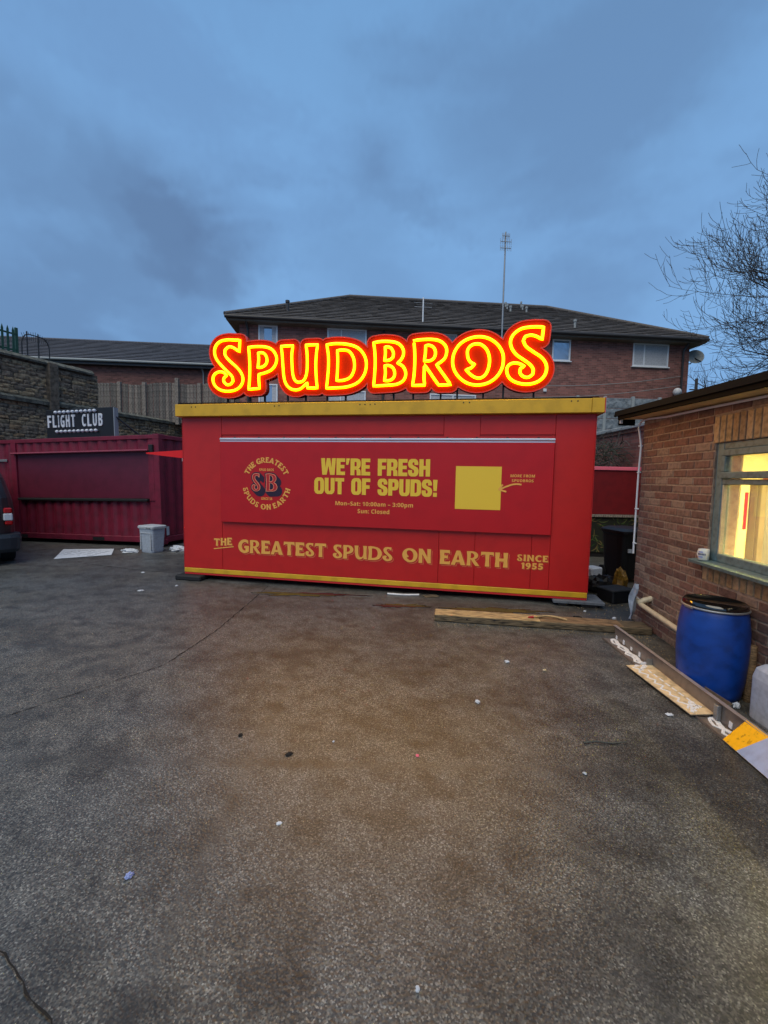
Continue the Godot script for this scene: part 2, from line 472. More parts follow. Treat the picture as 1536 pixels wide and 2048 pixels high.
const NEON := {
	"S": [[0.882,3.570,0.871,3.403,0.772,3.468,0.703,3.480,0.642,3.437,0.642,3.366,0.711,3.283,0.830,3.182,0.899,3.100,0.928,3.010,0.898,2.921,0.817,2.860,0.697,2.839,0.576,2.855,0.485,2.911,0.442,2.994,0.457,3.075,0.528,3.122,0.609,3.116,0.665,3.070,0.618,3.026,0.618,2.977,0.668,2.935,0.728,2.942,0.769,2.986,0.753,3.050,0.689,3.114,0.590,3.207,0.510,3.299,0.475,3.381,0.482,3.479,0.553,3.557,0.674,3.582,0.773,3.576]],
	"P": [[1.019,3.464,1.165,3.468,1.301,3.454,1.397,3.407,1.454,3.312,1.445,3.217,1.387,3.139,1.300,3.098,1.180,3.071,1.179,3.004,1.189,2.870,1.018,2.861,1.032,3.007,1.037,3.202,1.030,3.344], [1.171,3.378,1.178,3.286,1.164,3.167,1.242,3.179,1.300,3.230,1.302,3.309,1.252,3.372]],
	"U": [[1.527,3.458,1.540,3.362,1.554,3.187,1.569,3.029,1.598,2.932,1.664,2.861,1.750,2.838,1.825,2.854,1.881,2.897,1.924,2.934,1.928,2.861,2.077,2.858,2.061,2.983,2.052,3.172,2.060,3.344,2.078,3.459,1.902,3.461,1.918,3.366,1.923,3.176,1.912,3.056,1.871,2.970,1.796,2.945,1.740,2.973,1.706,3.061,1.692,3.218,1.691,3.356,1.708,3.459]],
	"D": [[2.212,3.454,2.346,3.464,2.526,3.445,2.669,3.390,2.759,3.286,2.789,3.167,2.763,3.033,2.676,2.926,2.533,2.869,2.371,2.855,2.212,2.853,2.227,2.979,2.240,3.167,2.235,3.321], [2.368,3.370,2.375,3.248,2.373,3.112,2.364,2.953,2.469,2.959,2.559,2.996,2.608,3.080,2.619,3.173,2.596,3.274,2.536,3.352,2.455,3.372]],
	"B": [[2.888,3.455,3.008,3.468,3.164,3.454,3.250,3.418,3.300,3.350,3.305,3.276,3.272,3.211,3.226,3.171,3.299,3.127,3.340,3.052,3.337,2.977,3.296,2.920,3.210,2.884,3.072,2.875,2.897,2.868,2.908,3.013,2.914,3.180,2.906,3.331], [3.050,3.392,3.055,3.309,3.046,3.208,3.117,3.216,3.161,3.247,3.167,3.305,3.140,3.364,3.096,3.390], [3.051,3.143,3.060,3.043,3.048,2.937,3.123,2.941,3.174,2.973,3.190,3.031,3.171,3.098,3.119,3.138]],
	"R": [[3.444,3.461,3.570,3.470,3.704,3.465,3.804,3.437,3.875,3.369,3.890,3.296,3.868,3.216,3.820,3.169,3.759,3.133,3.815,3.055,3.883,2.964,3.956,2.863,3.795,2.863,3.735,2.943,3.665,3.043,3.596,3.138,3.595,3.045,3.596,2.946,3.608,2.865,3.439,2.865,3.456,2.983,3.464,3.147,3.460,3.311], [3.606,3.388,3.605,3.290,3.593,3.184,3.678,3.190,3.727,3.229,3.741,3.293,3.715,3.359,3.656,3.391]],
	"O": [[4.305,3.477,4.433,3.448,4.546,3.368,4.613,3.263,4.629,3.168,4.613,3.057,4.546,2.947,4.438,2.875,4.302,2.852,4.172,2.881,4.064,2.959,3.996,3.058,3.972,3.172,3.992,3.285,4.059,3.387,4.169,3.454], [4.261,3.123,4.212,3.149,4.181,3.190,4.165,3.247,4.166,3.311,4.205,3.365,4.276,3.386,4.348,3.368,4.414,3.302,4.450,3.197,4.446,3.086,4.410,2.991,4.347,2.944,4.283,2.949,4.217,2.988,4.150,3.054,4.219,3.079]],
	"s": [[5.111,3.564,5.100,3.407,5.030,3.450,4.960,3.469,4.892,3.456,4.868,3.402,4.905,3.331,5.000,3.257,5.102,3.184,5.159,3.104,5.170,3.018,5.136,2.933,5.055,2.872,4.941,2.849,4.816,2.870,4.720,2.927,4.677,3.016,4.690,3.087,4.743,3.121,4.821,3.117,4.895,3.079,4.847,3.051,4.845,2.995,4.890,2.947,4.952,2.938,5.004,2.975,5.006,3.038,4.961,3.102,4.873,3.168,4.786,3.233,4.728,3.314,4.709,3.401,4.744,3.486,4.834,3.552,4.941,3.570,5.017,3.571]]
}

# ---------------------------------------------------------------- lettering
const FLARED := {
	"T": [[0.02,1,0.83,1,0.85,0.72,0.76,0.8,0.56,0.82,0.54,0.4,0.57,0,0.28,0,0.31,0.4,0.29,0.82,0.09,0.8,0,0.72]],
	"H": [[0,1,0.3,1,0.27,0.6,0.55,0.6,0.52,1,0.82,1,0.79,0.5,0.82,0,0.52,0,0.55,0.4,0.27,0.4,0.3,0,0,0,0.03,0.5]],
	"E": [[0,1,0.66,1,0.67,0.74,0.58,0.8,0.3,0.81,0.3,0.61,0.5,0.61,0.54,0.66,0.54,0.38,0.5,0.42,0.3,0.42,0.3,0.19,0.6,0.2,0.7,0.28,0.68,0,0,0,0.03,0.5]],
	"A": [[0.33,1,0.58,1,0.93,0,0.62,0,0.57,0.18,0.3,0.18,0.25,0,-0.02,0],[0.44,0.72,0.53,0.36,0.35,0.36]],
	"N": [[0,1,0.27,1,0.6,0.42,0.58,1,0.84,1,0.82,0.5,0.84,0,0.62,0,0.24,0.62,0.26,0,0,0,0.02,0.5]],
	"I": [[0,1,0.3,1,0.27,0.5,0.3,0,0,0,0.03,0.5]],
	"G": [[0.8,0.95,0.8,0.68,0.66,0.79,0.5,0.82,0.36,0.74,0.29,0.58,0.28,0.42,0.35,0.26,0.5,0.17,0.58,0.19,0.58,0.36,0.48,0.36,0.48,0.54,0.86,0.54,0.84,0.1,0.68,0.02,0.5,-0.02,0.28,0.03,0.1,0.18,0,0.42,0.02,0.66,0.14,0.86,0.32,0.99,0.5,1.02,0.68,1]],
	"C": [[0.76,0.95,0.76,0.68,0.64,0.78,0.5,0.81,0.36,0.73,0.29,0.55,0.3,0.38,0.38,0.24,0.52,0.18,0.66,0.22,0.78,0.32,0.76,0.06,0.6,-0.01,0.45,-0.02,0.25,0.04,0.09,0.2,0,0.44,0.03,0.68,0.14,0.86,0.32,0.99,0.5,1.02,0.64,1]],
	"1": [[0,0.82,0.2,1,0.42,1,0.4,0.5,0.42,0,0.12,0,0.15,0.5,0.14,0.76,0.02,0.7]],
	"9": [[0.35,1.02,0.58,0.96,0.7,0.75,0.68,0.45,0.55,0.18,0.32,-0.02,0.1,0,0.28,0.18,0.4,0.38,0.3,0.34,0.1,0.42,0,0.66,0.1,0.92],[0.34,0.82,0.44,0.7,0.42,0.54,0.32,0.52,0.26,0.66]],
	"5": [[0.08,1,0.62,1,0.6,0.76,0.3,0.78,0.29,0.62,0.46,0.6,0.62,0.48,0.66,0.3,0.56,0.1,0.36,-0.02,0.1,0,0,0.1,0.04,0.3,0.2,0.2,0.34,0.22,0.4,0.32,0.34,0.42,0.2,0.44,0.05,0.42]],
}
const HEAVY := {
	"E": [[0,0,0,1,0.54,1,0.54,0.79,0.25,0.79,0.25,0.61,0.5,0.61,0.5,0.41,0.25,0.41,0.25,0.21,0.54,0.21,0.54,0]],
	"F": [[0,0,0,1,0.52,1,0.52,0.79,0.25,0.79,0.25,0.59,0.48,0.59,0.48,0.38,0.25,0.38,0.25,0]],
	"H": [[0,0,0,1,0.25,1,0.25,0.61,0.38,0.61,0.38,1,0.63,1,0.63,0,0.38,0,0.38,0.4,0.25,0.4,0.25,0]],
	"T": [[0.16,0,0.16,0.79,0,0.79,0,1,0.57,1,0.57,0.79,0.41,0.79,0.41,0]],
	"U": [[0,1,0,0.22,0.06,0.07,0.18,-0.01,0.46,-0.01,0.58,0.07,0.64,0.22,0.64,1,0.39,1,0.39,0.25,0.36,0.19,0.28,0.19,0.25,0.25,0.25,1]],
	"O": [[0,0.22,0.06,0.07,0.18,-0.01,0.46,-0.01,0.58,0.07,0.64,0.22,0.64,0.78,0.58,0.93,0.46,1.01,0.18,1.01,0.06,0.93,0,0.78],[0.25,0.25,0.28,0.19,0.36,0.19,0.39,0.25,0.39,0.75,0.36,0.81,0.28,0.81,0.25,0.75]],
	"D": [[0,0,0,1,0.4,1,0.56,0.94,0.64,0.78,0.64,0.22,0.56,0.06,0.4,0],[0.25,0.2,0.34,0.2,0.39,0.26,0.39,0.74,0.34,0.8,0.25,0.8]],
	"P": [[0,0,0,1,0.42,1,0.56,0.95,0.63,0.8,0.63,0.52,0.56,0.37,0.42,0.32,0.25,0.32,0.25,0],[0.25,0.52,0.34,0.52,0.38,0.56,0.38,0.76,0.34,0.8,0.25,0.8]],
	"R": [[0,0,0,1,0.42,1,0.56,0.95,0.63,0.8,0.63,0.56,0.57,0.44,0.5,0.41,0.6,0.34,0.63,0.24,0.64,0,0.39,0,0.38,0.28,0.34,0.33,0.25,0.33,0.25,0],[0.25,0.53,0.34,0.53,0.38,0.57,0.38,0.76,0.34,0.8,0.25,0.8]],
	"S": [[0.6,0.66,0.6,0.8,0.53,0.95,0.42,1.01,0.18,1.01,0.06,0.94,0,0.8,0,0.64,0.06,0.52,0.34,0.36,0.36,0.3,0.36,0.23,0.32,0.18,0.26,0.18,0.24,0.24,0.24,0.36,0,0.36,0,0.2,0.06,0.06,0.18,-0.01,0.44,-0.01,0.56,0.06,0.62,0.2,0.62,0.36,0.56,0.5,0.27,0.66,0.25,0.72,0.26,0.78,0.3,0.82,0.34,0.82,0.37,0.77,0.37,0.66]],
	"W": [[0.08,0,0,1,0.25,1,0.28,0.42,0.36,1,0.58,1,0.66,0.42,0.69,1,0.94,1,0.86,0,0.58,0,0.47,0.55,0.36,0]],
	"'": [[0.03,1,0.26,1,0.16,0.62,0.02,0.62]],
	"!": [[0,1,0.27,1,0.23,0.34,0.04,0.34],[],[0.02,0,0.25,0,0.25,0.24,0.02,0.24]],
}
var glyphs := {}
var heavy := {}
func make_glyphs() -> void:
	for k in HEAVY:
		heavy[k] = []
		for a in HEAVY[k]: heavy[k].append(pv(a))
	for k in FLARED:
		glyphs[k] = []
		for a in FLARED[k]: glyphs[k].append(smooth(pv(a), 3, 30.0) if k in "GC95" else pv(a))
	for k in "SPUDBRO":            # the roof sign's own letters, scaled to a height of one
		var lo := Vector2(1e9, 1e9)
		var hi := -lo
		for p in pv(NEON[k][0]):
			lo = lo.min(p); hi = hi.max(p)
		glyphs[k] = []
		for a in NEON[k]: glyphs[k].append(smooth(shifted(pv(a), -lo / (hi.y - lo.y), Vector2.ONE / (hi.y - lo.y)), 3))
func glyph_width(g: Array) -> float:
	var w := 0.0
	for p in g[0]: w = maxf(w, p.x)
	return w
# one mesh per letter, laid on the x-y plane at z; returns nothing
func write(font: Dictionary, text: String, from: Vector2, to_x: float, h: float, gap: float, z: float, thick: float, m: Material, parent: Node, shade: Material = null, rise := 0.0) -> void:
	var x := 0.0
	for ch in text: x += 0.42 if ch == " " else glyph_width(font[ch]) + gap
	var k := Vector2((to_x - from.x) / (x - gap), h)
	x = 0.0
	for ch in text:
		if ch == " ":
			x += 0.42
			continue
		var g: Array = font[ch]
		var at := from + Vector2(x * k.x, rise * x * k.x)
		var o := []
		var hl := []
		for i in g.size():
			if g[i].size() < 3: continue
			(hl if i == 1 else o).append(shifted(g[i], at, k))
		part("letter", MB.new().prism(o, hl, z, z + thick, false), m, parent)
		if shade:
			var mb := MB.new()
			var d := Vector2(0.10, -0.10) * h
			var ring := Geometry2D.clip_polygons(shifted(o[0], d), shifted(o[0], d * 0.62))
			for q in ring:
				if Geometry2D.is_polygon_clockwise(q): continue
				for w in Geometry2D.clip_polygons(q, Geometry2D.offset_polygon(o[0], 0.004)[0]):
					if not Geometry2D.is_polygon_clockwise(w): mb.prism([w], [], z, z + thick * 0.6, false)
			if mb.v.size(): part("letter_shadow", mb, shade, parent)
		x += glyph_width(g) + gap
func arc_text(text: String, c: Vector2, r: float, h: float, a0: float, a1: float, top: bool, z: float, m: Material, parent: Node) -> void:
	var w := 0.0
	for ch in text: w += 0.35 if ch == " " else glyph_width(glyphs[ch]) + 0.12
	var x := 0.0
	for ch in text:
		var gw: float = 0.35 if ch == " " else glyph_width(glyphs[ch]) + 0.12
		if ch != " ":
			var a := lerpf(a0, a1, (x + gw * 0.5) / w)
			var turn := a - PI / 2 if top else a + PI / 2
			var base := c + Vector2.from_angle(a) * (r if top else r + h)
			var o := []
			var hl := []
			for i in glyphs[ch].size():
				(hl if i else o).append(shifted(shifted(glyphs[ch][i], Vector2(-(gw - 0.12) * 0.5 * h, 0), Vector2.ONE * h), base, Vector2.ONE, turn))
			part("letter", MB.new().prism(o, hl, z, z + 0.002, false), m, parent)
		x += gw
func type(text: String, font_name: String, bold: bool, at: Vector3, to_x: float, h: float, m: Material, parent: Node, depth := 0.002, turn := 0.0) -> MeshInstance3D:
	var f := SystemFont.new()
	f.font_names = PackedStringArray([font_name])
	f.font_weight = 700 if bold else 400
	var t := TextMesh.new()
	t.text = text
	t.font = f
	t.font_size = 64
	t.pixel_size = 0.01
	t.depth = depth
	t.curve_step = 1.0
	t.horizontal_alignment = HORIZONTAL_ALIGNMENT_LEFT
	t.vertical_alignment = VERTICAL_ALIGNMENT_BOTTOM
	var o := part("lettering", t, m, parent)
	var bb := t.get_aabb()
	var kx := (to_x - at.x) / maxf(bb.size.x, 0.01)
	var ky := h / maxf(bb.size.y, 0.01)
	o.scale = Vector3(kx, ky, 1)
	o.position = Vector3(at.x - bb.position.x * kx, at.y - bb.position.y * ky, at.z + depth * 0.5)
	o.rotation.z = turn
	return o

# ---------------------------------------------------------------- scene
func lin(c: Color) -> Color:
	return c.srgb_to_linear()
func low(x: float) -> float:      # the yard falls gently to the left
	return -0.024 * maxf(0.0, -x - 3.4)
func aim(u: float, v: float) -> Vector3:   # compass direction of a point in the sky
	return (Basis(Vector3.RIGHT, deg_to_rad(-4.42)) * Basis(Vector3.BACK, deg_to_rad(1.09)) * Vector3((u - 768.0) / 880.0, (1024.0 - v) / 880.0, -1.0)).normalized()
func make_sky() -> Sky:
	var w := 1024
	var h := 512
	var im := Image.create(w, h, false, Image.FORMAT_RGBF)
	var f := FastNoiseLite.new()
	f.seed = 5; f.frequency = 1.5; f.fractal_octaves = 5; f.noise_type = FastNoiseLite.TYPE_SIMPLEX_SMOOTH
	f.domain_warp_enabled = true; f.domain_warp_amplitude = 0.35; f.domain_warp_frequency = 1.2
	var f2 := FastNoiseLite.new()
	f2.seed = 15; f2.frequency = 3.6; f2.fractal_octaves = 5; f2.domain_warp_enabled = true; f2.domain_warp_amplitude = 0.12; f2.domain_warp_frequency = 3.0; f2.noise_type = FastNoiseLite.TYPE_SIMPLEX_SMOOTH
	var zen := lin(Color(0.425, 0.60, 0.785))
	var mid := lin(Color(0.48, 0.655, 0.845))
	var hor := lin(Color(0.50, 0.66, 0.85))
	var dark := lin(Color(0.335, 0.43, 0.575))
	var grey := lin(Color(0.415, 0.56, 0.74))
	# darker clouds that the yard looks out on
	var cl := [[aim(180, 390), 0.13, 0.55], [aim(270, 420), 0.12, 0.65], [aim(360, 465), 0.13, 0.8], [aim(450, 530), 0.11, 0.7], [aim(1150, 200), 0.30, 0.5], [aim(1010, 270), 0.2, 0.45], [aim(1280, 90), 0.2, 0.4], [aim(750, 335), 0.10, 0.5], [aim(40, 320), 0.14, 0.5], [aim(100, 560), 0.28, 0.6], [aim(1150, 540), 0.2, 0.35], [aim(320, 620), 0.26, 0.5], [aim(760, 560), 0.2, 0.3]]
	for j in h:
		var el := PI * (0.5 - (j + 0.5) / h)
		for i in w:
			var az := TAU * (i + 0.5) / w
			# the first column looks towards -z
			var d := Vector3(sin(az) * cos(el), sin(el), -cos(az) * cos(el))
			var y := maxf(d.y, 0.0)
			var c := mid.lerp(zen, smoothstep(0.35, 0.85, y)).lerp(hor, 1.0 - smoothstep(0.0, 0.22, y))
			var p := d / (0.35 + absf(d.y)) * 0.6
			var q := Vector3(p.x, d.y * 1.3, p.z)
			var nv := f.get_noise_3dv(q)
			c = c.lerp(grey, smoothstep(-0.15, 0.5, nv) * 0.6)
			var k := 0.0
			var wob := f2.get_noise_3dv(q)
			for e in cl:
				var dd: float = acos(clampf(d.dot(e[0]), -1, 1)) / e[1]
				k = maxf(k, e[2] * (1.0 - smoothstep(0.1, 1.35, dd + wob * 0.8 + nv * 0.5)))
			k = maxf(k, 0.4 * smoothstep(0.05, 0.6, f2.get_noise_3dv(q * 0.6 + Vector3(3, 1, 2))))
			c = c.lerp(dark, clampf(k, 0, 1) * 0.95)
			im.set_pixel(i, j, c)
	var m := PanoramaSkyMaterial.new()
	m.panorama = ImageTexture.create_from_image(im)
	var s := Sky.new()
	s.sky_material = m
	return s

func _ready() -> void:
	rng.seed = 4
	var cam := Camera3D.new()
	cam.name = "camera"
	cam.keep_aspect = Camera3D.KEEP_HEIGHT
	cam.fov = rad_to_deg(2.0 * atan(1024.0 / 880.0))
	cam.near = 0.05
	cam.far = 600.0
	cam.transform = Transform3D(Basis(Vector3.RIGHT, deg_to_rad(-4.42)) * Basis(Vector3.BACK, deg_to_rad(1.09)), Vector3(0, 1.6, 0))
	add_child(cam)
	cam.current = true
	var env := Environment.new()
	env.background_mode = Environment.BG_SKY
	env.sky = make_sky()
	env.tonemap_mode = Environment.TONE_MAPPER_LINEAR
	env.background_energy_multiplier = 0.73
	env.tonemap_exposure = 1.5
	env.sdfgi_enabled = true
	env.ssao_enabled = true
	env.ssil_enabled = true
	var we := WorldEnvironment.new()
	we.name = "world_environment"
	we.environment = env
	add_child(we)
	var sun := DirectionalLight3D.new()
	sun.name = "overcast_sun"
	sun.light_color = Color(1.0, 0.95, 0.85)
	sun.light_energy = 0.5
	sun.light_angular_distance = 60.0
	sun.shadow_enabled = true
	sun.rotation_degrees = Vector3(-58, -25, 0)
	add_child(sun)

	make_materials()
	make_glyphs()
	build_ground()
	build_kiosk()
	build_neon_sign()
	build_container()
	build_left_walls()
	build_houses()
	build_right_background()
	build_brick_building()
	build_trees()
	build_yard_things()
	build_litter()

func build_ground() -> void:
	var xs := [-160.0, -60.0, -25.0, -16.0]
	var x := -11.0
	while x < 5.5:
		xs.append(x)
		x += 0.07
	xs.append_array([8.0, 20.0, 60.0, 160.0])
	var zs := [-160.0, -60.0, -25.0, -16.0]
	x = -12.0
	while x < 0.2:
		zs.append(x)
		x += 0.07
	zs.append_array([1.5, 4.0, 12.0, 40.0, 120.0])
	var f := FastNoiseLite.new()
	f.seed = 11; f.frequency = 0.55; f.fractal_octaves = 6
	var f2 := FastNoiseLite.new()
	f2.seed = 12; f2.frequency = 2.4; f2.fractal_octaves = 5
	var grey := Color(0.72, 0.77, 0.81)
	var brown := Color(0.75, 0.755, 0.72)
	var dark := Color(0.33, 0.335, 0.33)
	# [x, z, radius x, radius z, strength, colour]: stains that the yard shows
	var stains := [
		[1.7, -2.4, 0.5, 0.35, 0.75, dark], [1.95, -1.95, 0.4, 0.3, 0.7, dark], [1.45, -2.9, 0.35, 0.2, 0.6, dark], [2.9, -5.3, 0.5, 0.6, 0.9, dark], [3.2, -6.6, 0.9, 1.2, 0.85, dark], [1.2, -3.3, 0.3, 0.15, 0.5, dark],
		[-2.1, -3.1, 0.5, 0.12, 0.5, dark], [-2.35, -2.75, 0.25, 0.1, 0.7, dark], [-1.3, -5.4, 0.5, 0.2, 0.4, dark], [0.3, -3.6, 0.5, 0.25, 0.35, dark], [-0.6, -3.9, 0.4, 0.2, 0.35, dark], [0.95, -1.5, 0.25, 0.12, 0.4, dark], [-3.2, -7.4, 1.2, 0.3, 0.5, dark], [-5.5, -8.6, 1.4, 0.35, 0.4, dark],
		[-6.0, -7.2, 0.8, 0.25, 0.5, dark]]
	var rs := RandomNumberGenerator.new()
	rs.seed = 303
	for i in 26: stains.append([rs.randf_range(0.9, 2.3), rs.randf_range(-3.0, -1.2), rs.randf_range(0.04, 0.12), rs.randf_range(0.03, 0.08), rs.randf_range(0.5, 0.85), dark])
	for i in 30: stains.append([rs.randf_range(-3.5, 1.5), rs.randf_range(-5.2, -1.2), rs.randf_range(0.03, 0.10), rs.randf_range(0.02, 0.06), rs.randf_range(0.3, 0.7), dark])
	var cols := []
	for zz in zs:
		var row := []
		for xx in xs:
			var nv := f.get_noise_2d(xx, zz)
			var n2 := f2.get_noise_2d(xx, zz)
			var c := grey.lerp(brown, smoothstep(-0.25, 0.3, nv + 0.25 * n2 + 0.10 * clampf(xx + 0.3, -1.5, 1.5)))
			c = c.lerp(dark, 0.6 * smoothstep(0.08, 0.4, f.get_noise_2d(xx * 1.7 + 30, zz * 3.0 + 7) + 0.35 * n2))
			c = c.lerp(dark, 0.75 * smoothstep(0.30, 0.42, f2.get_noise_2d(xx * 1.3 - 11, zz * 1.6 + 5)))
			for s in stains:
				var d := Vector2((xx - s[0]) / s[2], (zz - s[1]) / s[3]).length() + n2 * 0.9 + nv * 0.5
				c = c.lerp(s[5], s[4] * (1.0 - smoothstep(0.55, 1.2, d)))
			row.append(c)
		cols.append(row)
	var v := PackedVector3Array()
	var n := PackedVector3Array()
	var cc := PackedColorArray()
	var ix := PackedInt32Array()
	for j in zs.size():
		for i in xs.size():
			v.append(Vector3(xs[i], maxf(low(xs[i]), -0.4) + 0.004 * f.get_noise_2d(xs[i] * 1.5, zs[j] * 1.5), zs[j]))
			n.append(Vector3.UP)
			cc.append(cols[j][i])
			if i and j:
				var a := j * xs.size() + i
				var b := a - xs.size()
				ix.append_array([b - 1, b, a, b - 1, a, a - 1])
	var a := []
	a.resize(Mesh.ARRAY_MAX)
	a[Mesh.ARRAY_VERTEX] = v; a[Mesh.ARRAY_NORMAL] = n; a[Mesh.ARRAY_COLOR] = cc; a[Mesh.ARRAY_INDEX] = ix
	var m := ArrayMesh.new()
	m.add_surface_from_arrays(Mesh.PRIMITIVE_TRIANGLES, a)
	setting("ground", m, M.ground)
	# dirt-filled joints between the concrete bays
	puddle(Vector2(-1.0, -5.88), 0.62, 0.09, 3)
	puddle(Vector2(0.25, -5.42), 0.34, 0.07, 8)
	puddle(Vector2(1.35, -5.3), 0.55, 0.10, 5)
	joint([Vector2(-3.6, -1.05), Vector2(-2.461, -2.735), Vector2(-1.814, -3.581), Vector2(-1.7, -4.4), Vector2(-1.671, -5.451), Vector2(-1.66, -6.3)], 0.008, 91)
	joint([Vector2(-1.9, -1.62), Vector2(-1.258, -1.354), Vector2(-0.942, -1.159), Vector2(-0.5, -0.8)], 0.0065, 92)
	joint([Vector2(-5.2, -7.75), Vector2(-4.2, -7.3), Vector2(-3.1, -6.9)], 0.010, 93)
func puddle(at: Vector2, rx: float, rz: float, seed_: int) -> void:
	var f := FastNoiseLite.new()
	f.seed = seed_; f.frequency = 1.1; f.fractal_octaves = 4
	var pg := PackedVector2Array()
	for i in 72:
		var d := Vector2.from_angle(TAU * i / 72)
		var k := 1.0 + 0.75 * f.get_noise_2d(d.x * 2.2, d.y * 2.2)
		pg.append(Vector2(at.x + d.x * rx * k, -at.y + d.y * rz * k))
	var mb := MB.new()
	mb.xf = Transform3D(Basis(Vector3.RIGHT, -PI / 2), Vector3.ZERO)
	mb.prism([pg], [], 0.001, 0.0055, false)
	setting("puddle", mb, M.puddle)
func joint(pts: Array, w: float, seed_: int) -> void:
	var r := RandomNumberGenerator.new()
	r.seed = seed_
	var line := []
	for i in pts.size() - 1:
		var m := int((pts[i + 1] - pts[i]).length() / 0.04) + 1
		for k in m: line.append(pts[i].lerp(pts[i + 1], float(k) / m) + Vector2(r.randf_range(-1, 1), r.randf_range(-1, 1)) * 0.006)
	var sides := []
	for i in line.size():
		var d: Vector2 = (line[mini(i + 1, line.size() - 1)] - line[maxi(i - 1, 0)]).normalized().orthogonal() * w * r.randf_range(0.12, 0.7)
		sides.append([line[i] + d, line[i] - d])
	var mb := MB.new()
	for i in line.size() - 1:
		var q := []
		for e in [sides[i][0], sides[i][1], sides[i + 1][1], sides[i + 1][0]]: q.append(Vector3(e.x, low(e.x) + 0.006, e.y))
		mb.quad(q[0], q[1], q[2], q[3], Vector3.UP)
	setting("ground_joint", mb, M.dirt)

func build_kiosk() -> void:
	var k := thing("food_kiosk", "red and yellow takeaway kiosk with a closed serving flap and yellow fascia", "kiosk", Vector3(-3.042, 0, -6.667), -11.064)
	var L := 5.775
	part("body", bc(Vector3(0.004, 0.09, -2.3), Vector3(L - 0.004, 2.45, -0.02)), M.red, k)
	# cladding boards
	var g := 0.002
	for b in [[0, 0.18, 0.64, 2.445], [5.30, 0.18, L, 2.445], [0.64, 2.19, 3.89, 2.445], [3.89, 2.145, 4.365, 2.445], [4.365, 2.19, 5.30, 2.445], [0.64, 0.18, 3.865, 0.96], [3.865, 0.18, 4.345, 0.96], [4.345, 0.18, 5.07, 0.96], [5.07, 0.18, 5.30, 0.96]]:
		part("cladding_board", bc(Vector3(b[0] + g, b[1], -0.02), Vector3(b[2] - g, b[3], rng.randf_range(-0.001, 0.001)), 0.0025), M.red, k)
	part("yellow_stripe", bc(Vector3(-0.002, 0.108, -0.02), Vector3(L + 0.002, 0.176, 0.008), 0.004), M.yellow, k)
	part("base_rail", bc(Vector3(0, 0.078, -0.03), Vector3(L, 0.105, 0.003), 0.003), M.red_trim, k)
	part("corner_trim", bc(Vector3(L, 0.18, -0.06), Vector3(L + 0.006, 2.445, 0.004)), M.red_trim, k)
	part("corner_trim", bc(Vector3(-0.006, 0.18, -0.06), Vector3(0.0, 2.445, 0.004)), M.red_trim, k)
	# fascia and roof
	part("fascia", bc(Vector3(-0.05, 2.449, -2.36), Vector3(5.69, 2.622, 0.10), 0.004), M.yellow, k)
	part("fascia", bc(Vector3(5.693, 2.449, -2.36), Vector3(5.838, 2.626, 0.102), 0.004), M.yellow, k)
	part("fascia_end_trim", bc(Vector3(5.838, 2.447, -2.36), Vector3(5.846, 2.63, 0.106)), M.red_trim, k)
	part("roof_edge", bc(Vector3(-0.03, 2.622, -2.33), Vector3(5.78, 2.648, 0.07), 0.01), M.roof_felt, k)
	for s in [[0.223, 2.58], [0.288, 2.58], [1.523, 2.58], [1.591, 2.583], [2.761, 2.584], [2.83, 2.583], [2.9, 2.582], [2.968, 2.586], [4.138, 2.59], [4.214, 2.59], [5.45, 2.59], [5.525, 2.59]]:
		var sc := MB.new()
		sc.xf = Transform3D(Basis(Vector3.RIGHT, PI / 2), Vector3(s[0], s[1], 0.1))
		sc.lathe([Vector2(0.009, -0.002), Vector2(0.009, 0.003), Vector2(0.0, 0.004)], 8)
		part("screw", sc, M.black, k)
	# serving flap with its hinge
	part("hatch_recess", bc(Vector3(0.645, 2.09, -0.019), Vector3(5.295, 2.188, -0.014)), M.red, k)
	var flap := part("serving_flap", bc(Vector3(0.645, 0.906, 0.006), Vector3(5.292, 2.085, 0.052), 0.006), M.red_flap, k)
	var hinge := MB.new()
	hinge.box(Vector3(2.968, 2.124, 0.045), Vector3(4.655, 0.03, 0.035), 0.008)
	hinge.box(Vector3(2.968, 2.092, 0.036), Vector3(4.655, 0.024, 0.026), 0.006)
	part("hinge", hinge, M.steel, flap)
	for i in 12: part("hinge_screw", bx(Vector3(0.86 + i * 0.385, 2.147, 0.018), Vector3(0.03, 0.016, 0.012)), M.black, flap)
	var z := 0.052
	write(heavy, "WE'RE FRESH", Vector2(2.2, 1.63), 3.725, 0.23, 0.04, z, 0.002, M.print_yellow, flap)
	write(heavy, "OUT OF SPUDS!", Vector2(2.102, 1.362), 3.83, 0.226, 0.04, z, 0.002, M.print_yellow, flap)
	type("Mon–Sat: 10:00am – 3:00pm", "Droid Sans", true, Vector3(2.414, 1.19, z), 3.508, 0.075, M.print_gold, flap)
	type("Sun: Closed", "Droid Sans", true, Vector3(2.736, 1.105, z), 3.184, 0.062, M.print_gold, flap)
	part("print_panel", bc(Vector3(4.067, 1.21, z), Vector3(4.652, 1.774, z + 0.002)), M.print_yellow, flap)
	type("MORE FROM", "Droid Sans", true, Vector3(4.765, 1.642, z), 5.066, 0.036, M.print_gold, flap)
	type("SPUDBROS", "Droid Sans", true, Vector3(4.783, 1.580, z), 5.052, 0.036, M.print_gold, flap)
	# hand drawn arrow
	var shaft := Curve2D.new()
	shaft.add_point(Vector2(4.905, 1.548), Vector2.ZERO, Vector2(-0.09, 0.02))
	shaft.add_point(Vector2(4.63, 1.478), Vector2(0.12, 0.06), Vector2.ZERO)
	var arrow := MB.new()
